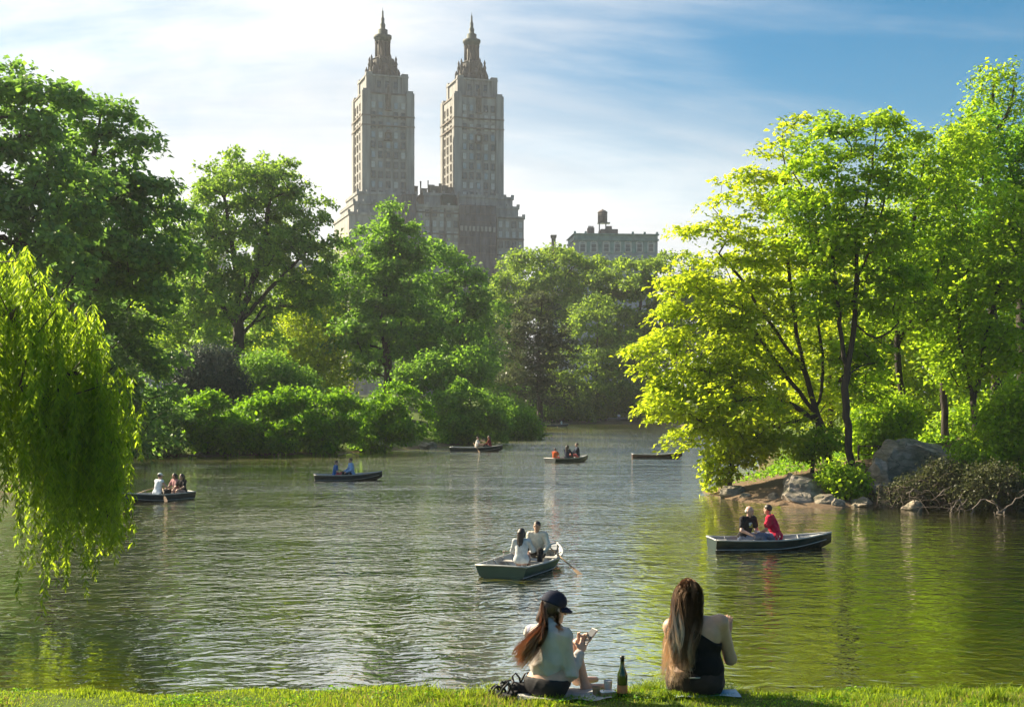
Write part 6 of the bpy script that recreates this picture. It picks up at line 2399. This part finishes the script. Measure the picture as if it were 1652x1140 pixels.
def woman_in_black():
    rng = np.random.RandomState(4)
    o = bank(1121)
    root = empty('person', tuple(o))
    tag(root, 'person with long streaked hair and black one shouldered top on the bank', 'person', 'people sitting on the grassy bank')
    A = np.array
    f = A((0.26, 0.965, 0))
    r = A((0.965, -0.26, 0))
    pel = A((0.0, 0.0, 0.10))
    wai = A((0.005, 0.015, 0.24))
    che = A((0.0, 0.04, 0.415))
    nek = A((-0.015, 0.07, 0.56))
    hed = A((-0.035, 0.10, 0.735))
    shR, shL = A((0.195, 0.0, 0.545)), A((-0.170, 0.085, 0.500))
    Rt = face_frame(f)
    torso = [ell(pel, (0.195, 0.14, 0.125), 0.06, Rt), ell(wai, (0.150, 0.105, 0.15), 0.07, Rt), ell(che, (0.180, 0.115, 0.175), 0.06, Rt),
             cap(shL, shR, 0.060, 0.060, 0.06), ell((0.10, -0.03, 0.44), (0.09, 0.07, 0.12), 0.05, Rt)]
    Rh = face_frame((0.18, 0.97, -0.22))
    head, hp = head_prims(hed, Rh)
    neck = [cap(nek - (0, 0, 0.04), hed - (0, 0.015, 0.08), 0.052, 0.048, 0.04)]
    elR, wrR = A((0.285, 0.07, 0.255)), A((0.295, 0.27, 0.42))
    elL, wrL = A((-0.150, 0.30, 0.29)), A((0.02, 0.44, 0.36))
    arms = [cap(shR, elR, 0.058, 0.047, 0.04), cap(elR, wrR, 0.045, 0.028, 0.03), cap(shL, elL, 0.058, 0.047, 0.04), cap(elL, wrL, 0.045, 0.028, 0.03)]
    hands = hand_prims(wrR, (0.12, 0.25, 0.95), (-0.9, 0.2, 0.1), 0.45) + hand_prims(wrL, (0.7, 0.5, 0.3), (0.1, -0.2, 0.9), 0.6)
    hipR, hipL = pel + r * 0.10, pel - r * 0.10
    knR, anR = A((0.20, 0.46, 0.13)), A((0.16, 0.80, -0.05))
    knL, anL = A((-0.08, 0.50, 0.13)), A((0.0, 0.84, -0.05))
    legs = [cap(hipR, knR, 0.105, 0.065, 0.05), cap(hipL, knL, 0.105, 0.065, 0.05), cap(knR, anR, 0.060, 0.038, 0.03), cap(knL, anL, 0.060, 0.038, 0.03)]
    body = torso + neck + head + arms + hands + legs + [cap(anR, anR + (0.03, 0.13, 0.02), 0.036, 0.025, 0.03), cap(anL, anL + (-0.02, 0.13, 0.02), 0.036, 0.025, 0.03)]
    link('body', blob_mesh('body', body, 0.0082), SKIN['tan'], root)
    # the neckline climbs from under the right arm to the left shoulder
    nl = unit(A((0.50, -0.25, 0.84)))
    link('top', blob_mesh('top', torso[1:3] + [torso[4], ell((-0.09, 0.03, 0.44), (0.11, 0.10, 0.15), 0.05, Rt), ell((0.06, -0.005, 0.20), (0.145, 0.118, 0.13), 0.06, Rt)], 0.009, 0.020,
                           [((0.02, -0.07, 0.490), tuple(nl)), ((0, 0, 0.125), (0.05, 0.0, -1.0))], fold=0.005, seed=9), M['black_top'], root)
    link('strap', blob_mesh('strap', [cap(A((-0.03, -0.085, 0.47)), A((-0.085, -0.045, 0.545)), 0.018, 0.015, 0.02), cap(A((-0.085, -0.045, 0.545)), A((-0.105, 0.09, 0.585)), 0.015, 0.015, 0.02)], 0.006, 0.0), M['black_top'], root)
    link('trousers', blob_mesh('trousers', torso[:1] + legs[:2] + [cap(knR, anR, 0.062, 0.042, 0.03), cap(knL, anL, 0.062, 0.042, 0.03)], 0.009, 0.014,
                                [((0, 0, 0.172), (0.0, 0.1, 1.0))], fold=0.006, seed=11), M['brown_pants'], root)
    b = MB()
    pts = [A((x, -0.125 - 0.02 * (1 - (x / 0.12) ** 2), 0.152)) for x in np.linspace(-0.06, 0.10, 7)]
    b.tube(pts, 0.006, 5)
    b.build('waistband', M['grey_knit'], root)
    link('hair', blob_mesh('hair', [ell(hp(0, -0.016, 0.022), (0.081, 0.095, 0.094), 0.03, Rh), cap(hp(-0.01, -0.05, 0.0), hp(-0.02, -0.06, -0.16), 0.070, 0.055, 0.04),
                                    cap(hp(0.06, -0.03, 0.0), hp(0.055, -0.05, -0.12), 0.04, 0.03, 0.03), cap(hp(-0.07, -0.01, 0.0), hp(-0.085, -0.02, -0.16), 0.04, 0.04, 0.03)], 0.007, 0.0,
                           [(hp(0, 0.060, 0.03), tuple(Rh @ A((0, 1.0, -0.5))))]), M['hair_base'], root)
    top = hp(0, -0.02, 0.118)
    G_ = []
    hc = A((0, -0.016, 0.022))
    for k, (x1, x2, zb, yb) in enumerate(((-0.205, -0.225, 0.06, -0.08), (-0.185, -0.205, 0.02, -0.14), (-0.155, -0.18, 0.04, -0.165), (-0.12, -0.15, 0.10, -0.175),
                                          (-0.085, -0.12, 0.15, -0.175), (-0.045, -0.10, 0.18, -0.172), (-0.025, -0.10, 0.22, -0.168), (0.005, -0.095, 0.26, -0.16))):
        phi = math.radians(-105 + k * 200 / 7)
        g = []
        for th in (6, 32, 58, 84, 105):
            s, c = math.sin(math.radians(th)), math.cos(math.radians(th))
            g.append(hp(*(hc + A((0.086 * s * math.sin(phi), -0.112 * s * math.cos(phi), 0.104 * c)))))
        x0 = 0.088 * math.sin(phi)
        g += [A((hed[0] + x0 + (x1 - x0) * 0.3, -0.04, 0.59)), A((x1, -0.095, 0.47)), A(((x1 + x2) / 2 - 0.01, -0.135, 0.33)), A((x2, yb, max(zb, 0.20))), A((x2 + 0.01, yb, zb))]
        G_.append(g)
    link('hair_locks', hair_strands('hair_locks', G_, 3200, 0.011, 0.0021, rng, sides=2, seg=22, wav=0.034), M['hair_blonde'], root)
    eyes_of(hp, root)


woman_in_black()

# ---- picnic things
M['bottle_glass'] = mat_basic('bottle_dark_glass', (0.030, 0.050, 0.012), 0.08, 0.1, 4, spec=0.7)
M['foil'] = mat_basic('bottle_foil', (0.03, 0.025, 0.02), 0.4, 0.2, 20, metallic=0.4)
M['paper_orange'] = mat_basic('bottle_paper_label', (0.48, 0.20, 0.08), 0.8, 0.2, 15)
M['blanket'] = mat_basic('blanket_cloth', (0.42, 0.42, 0.40), 0.95, 0.2, 5, 0.5, 40, spec=0.1)
M['blue_bag'] = mat_basic('pale_blue_cloth', (0.45, 0.55, 0.62), 0.9, 0.15, 6, 0.4, 40, spec=0.2)
M['kraft'] = mat_basic('tan_cardboard', (0.34, 0.23, 0.13), 0.9, 0.15, 6)
M['clear_cup'] = mat_basic('pale_plastic', (0.62, 0.64, 0.66), 0.25, 0.1, 5)
M['strap_black'] = mat_basic('black_rubber', (0.018, 0.018, 0.02), 0.6, 0.2, 10)


def picnic():
    rng = np.random.RandomState(9)
    q = bank(1004, d=10.0)
    bt = empty('wine_bottle', tuple(q))
    tag(bt, 'dark green wine bottle with orange label standing between the two women', 'bottle')
    MB().lathe(0, 0, [(0.030, 0.0), (0.039, 0.004), (0.040, 0.02), (0.040, 0.155), (0.037, 0.178), (0.026, 0.205), (0.017, 0.230), (0.0148, 0.285), (0.0148, 0.287)], 20).build('glass', M['bottle_glass'], bt)
    MB().lathe(0, 0, [(0.0405, 0.03), (0.0408, 0.031), (0.0408, 0.090), (0.0405, 0.091)], 20, caps=False).build('paper_label', M['paper_orange'], bt)
    MB().lathe(0, 0, [(0.0155, 0.245), (0.0155, 0.288), (0.0172, 0.289), (0.0172, 0.300), (0.0155, 0.302), (0.0153, 0.312), (0.002, 0.313)], 16).build('foil_cap', M['foil'], bt)
    # shoes left of the person in the cap
    for i, (px, dd, yaw, lb) in enumerate(((806, 9.98, 0.6, 'black strappy sandal lying leftmost beside the person in the cap'), (828, 10.06, -0.5, 'black strappy sandal tipped up against the grey bag'))):
        q = bank(px, d=dd)
        r = empty('sandal', tuple(q + np.array((0, 0, 0.012))), yaw)
        tag(r, lb, 'shoe', 'pair of black sandals on the bank')
        prof = [(-0.036, -0.12), (-0.042, -0.05), (-0.034, 0.0), (-0.045, 0.08), (-0.034, 0.125), (0.02, 0.13), (0.042, 0.08), (0.034, 0.0), (0.038, -0.06), (0.03, -0.12)]
        n = len(prof)
        vs = [(x, y, 0.0) for x, y in prof] + [(x, y, 0.03) for x, y in prof]
        fs = [tuple(range(n - 1, -1, -1)), tuple(range(n, 2 * n))] + [(j, (j + 1) % n, n + (j + 1) % n, n + j) for j in range(n)]
        MB().add(vs, fs).build('sole', M['strap_black'], r)
        m = MB()
        for y, hh in ((0.075, 0.065), (0.03, 0.075)):
            m.tube([(-0.042, y, 0.025), (-0.03, y, hh * 0.8), (0, y, hh), (0.03, y, hh * 0.8), (0.042, y, 0.025)], 0.010, 6)
        m.tube([(-0.034, -0.06, 0.03), (-0.036, -0.10, 0.085), (0, -0.125, 0.13), (0.036, -0.10, 0.085), (0.034, -0.06, 0.03)], 0.010, 6)
        m.tube([(-0.036, -0.10, 0.085), (-0.03, -0.05, 0.11), (0, -0.03, 0.118), (0.03, -0.05, 0.11), (0.036, -0.10, 0.085)], 0.009, 6)
        m.build('strap', M['strap_black'], r)
    q = bank(840, d=10.12)
    bg = empty('bag', tuple(q))
    tag(bg, 'slumped dark grey bag with handles left of the person in the cap', 'bag')
    link('pouch', blob_mesh('pouch', [ell((0, 0, 0.035), (0.09, 0.06, 0.05), 0.03), ell((-0.05, 0.01, 0.05), (0.05, 0.05, 0.045), 0.03), ell((0.05, 0, 0.06), (0.045, 0.045, 0.05), 0.03)], 0.008), M['legging'], bg)
    MB().tube([(-0.05, 0, 0.08), (-0.065, 0, 0.14), (-0.04, 0, 0.165), (-0.01, 0, 0.13), (0.0, 0, 0.08)], 0.008, 6).tube([(0.0, 0.03, 0.08), (0.03, 0.03, 0.15), (0.055, 0.03, 0.165), (0.07, 0.03, 0.10)], 0.008, 6).build('handle', M['strap_black'], bg)
    # cups and a box between them
    q = bank(962, d=10.0)
    c = empty('paper_cup', tuple(q))
    tag(c, 'small tan paper cup beside the foot of the person in the cap', 'cup')
    MB().lathe(0, 0, [(0.024, 0), (0.031, 0.075), (0.033, 0.078), (0.030, 0.080), (0.023, 0.004)], 16).build('cup', M['kraft'], c)
    q = bank(979, d=10.0)
    c = empty('food_box', tuple(q), 0.3)
    tag(c, 'low tan food box with pale lid left of the wine bottle', 'box')
    MB().taper(-0.05, 0.05, -0.035, 0.035, 0, 0.04, 1.12).build('tray', M['kraft'], c)
    MB().box(-0.058, 0.058, -0.042, 0.042, 0.041, 0.047).build('lid', M['clear_cup'], c)
    q = bank(981, d=10.08)
    c = empty('plastic_cup', tuple(q))
    tag(c, 'clear pale plastic cup behind the tan food box', 'cup')
    MB().lathe(0, 0, [(0.024, 0), (0.034, 0.105), (0.036, 0.107), (0.033, 0.109), (0.023, 0.004)], 16).build('cup', M['clear_cup'], c)
    # blankets under them
    for x0, x1, y0, y1, mt, lb in ((835, 985, 9.86, 10.5, 'blanket', 'grey picnic blanket under the person in the cap'), (1085, 1190, 9.88, 10.45, 'blue_bag', 'pale blue picnic cloth under the person in black')):
        ax, bx = (x0 - CX) / F * DW, (x1 - CX) / F * DW
        nx, ny = 22, 10
        xs, ys = np.linspace(ax, bx, nx), np.linspace(y0, y1, ny)
        X, Y = np.meshgrid(xs, ys)
        Y = Y + 0.02 * np.sin(X * 9)
        Z = ground_z(X, Y) + 0.018 + 0.010 * np.sin(X * 23 + Y * 7) * np.sin(Y * 19)
        V = np.stack([X, Y, Z], -1).reshape(-1, 3)
        i = np.arange(ny - 1)[:, None] * nx
        j = np.arange(nx - 1)[None, :]
        Q = np.stack([i + j, i + j + 1, i + nx + j + 1, i + nx + j], -1).reshape(-1, 4)
        tag(link('blanket', raw_mesh('blanket', V, Q, True), M[mt]), lb, 'blanket')


picnic()


# ---- grass
def grass(label, n, x0, x1, y0, y1, h0, h1, seed, name='grass', clump=None, avoid=()):
    rng = np.random.RandomState(seed)
    if clump is not None:
        k = rng.randint(len(clump), size=n)
        c = np.array(clump)[k]
        x = c[:, 0] + rng.normal(size=n) * c[:, 2]
        y = c[:, 1] + rng.normal(size=n) * c[:, 2] * 0.6
    else:
        x = rng.uniform(x0, x1, n)
        y = rng.uniform(y0, y1, n)
    for ax, ay, bx, by in avoid:
        keep = ~((x > ax) & (x < bx) & (y > ay) & (y < by))
        x, y = x[keep], y[keep]
    n = len(x)
    tuft = 0.65 + 0.55 * np.clip(np.sin(x * 3.1 + np.sin(y * 5)) * np.sin(y * 4.3 + x * 1.7), -0.6, 1)
    H = rng.uniform(h0, h1, n) * tuft
    W = rng.uniform(0.0022, 0.0045, n)
    z = ground_z(x, y) - 0.004
    a = rng.rand(n) * 6.283
    b = rng.rand(n) * 6.283
    bend = rng.uniform(0.1, 0.7, n) * H
    sx, sy = np.cos(a) * W, np.sin(a) * W
    bx, by = np.cos(b) * bend, np.sin(b) * bend
    V = np.stack([np.stack([x - sx, y - sy, z], 1), np.stack([x + sx, y + sy, z], 1),
                  np.stack([x + sx * 0.7 + bx * 0.3, y + sy * 0.7 + by * 0.3, z + H * 0.6], 1), np.stack([x - sx * 0.7 + bx * 0.3, y - sy * 0.7 + by * 0.3, z + H * 0.6], 1),
                  np.stack([x + bx, y + by, z + H * 0.97], 1), np.stack([x + bx - sx * 0.15, y + by - sy * 0.15, z + H], 1)], 1).reshape(-1, 3)
    i = np.arange(n)[:, None] * 6
    Q = np.concatenate([i + np.array([[0, 1, 2, 3]]), i + np.array([[3, 2, 4, 5]])])
    o = link(name, raw_mesh(name, V, Q, True), M['grass'])
    return tag(o, label, 'grass', kind='stuff')


wx = [((p - CX) / F * DW) for p in (845, 950, 1075, 1172)]
av = [(wx[0], 9.93, wx[1] + 0.05, 10.6), (wx[2], 9.95, wx[3], 10.6)]
grass('sunlit lawn grass along the top of the near bank', 50000, -4.6, 4.6, 9.0, 10.5, 0.02, 0.056, 1, avoid=av)
cl = [((p - CX) / F * 10.5, 10.5 + 0.1 * (i % 3), 0.06) for i, p in enumerate((1040, 1052, 1062, 1030, 1185, 985, 780))]
grass('taller bright grass tufts behind the bottle and the person in black', 1500, 0, 0, 0, 0, 0.10, 0.24, 2, 'tall_grass', clump=cl)
cl = [((p - CX) / F * 9.93, 9.9, 0.05) for p in (1085, 1110, 1150, 1165, 1140, 930, 900, 1240, 1330, 1420, 1500, 1600)]
grass('grass tips in front of the sitting people', 1300, 0, 0, 0, 0, 0.05, 0.13, 3, 'tall_grass', clump=cl)
M['dry_grass'] = mat_leaf('dry_grass_blade', (0.30, 0.24, 0.10), (0.40, 0.34, 0.12), 0.4)
cl = [(x_, y_, 0.22) for x_, y_ in zip(RS.uniform(-4.5, 4.5, 40), RS.uniform(9.2, 10.4, 40))]
o = grass('dry straw coloured blades mixed into the lawn of the near bank', 5200, 0, 0, 0, 0, 0.02, 0.065, 5, 'dry_grass', clump=cl, avoid=av)
o.data.materials[0] = M['dry_grass']
cl = [(x_, y_, 0.05) for x_, y_ in zip(RS.uniform(-4.5, 4.5, 60), RS.uniform(9.7, 10.6, 60))]
grass('uneven longer tufts along the lip of the near bank', 4200, 0, 0, 0, 0, 0.04, 0.10, 6, 'tall_grass', clump=cl, avoid=av)


def clover():
    rng = np.random.RandomState(8)
    c = np.stack([rng.uniform(-4.5, 4.5, 50), rng.uniform(9.0, 10.4, 50)], 1)
    k = rng.randint(50, size=5000)
    xy = c[k] + rng.normal(size=(5000, 2)) * 0.10
    keep = np.ones(len(xy), bool)
    for ax, ay, bx, by in av:
        keep &= ~((xy[:, 0] > ax) & (xy[:, 0] < bx) & (xy[:, 1] > ay) & (xy[:, 1] < by))
    xy = xy[keep]
    n = len(xy)
    P = np.stack([xy[:, 0], xy[:, 1], ground_z(xy[:, 0], xy[:, 1]) + rng.uniform(0.01, 0.04, n)], 1)
    nl = unit(rng.normal(size=(n, 3)) * 0.4 + np.array([0, 0, 1.0]))
    D = unit(rng.normal(size=(n, 3)))
    D = unit(D - nl * np.sum(D * nl, 1, keepdims=True))
    ln = rng.uniform(0.012, 0.028, n)
    tag(link('clover', leaf_mesh('clover', P, nl, D, ln, ln * 0.8), M['leaf_bush']), 'small clover leaves in patches among the lawn grass', 'clover', kind='stuff')


clover()
print('triangles', sum(len(m.loops) - 2 * len(m.polygons) for m in bpy.data.meshes))
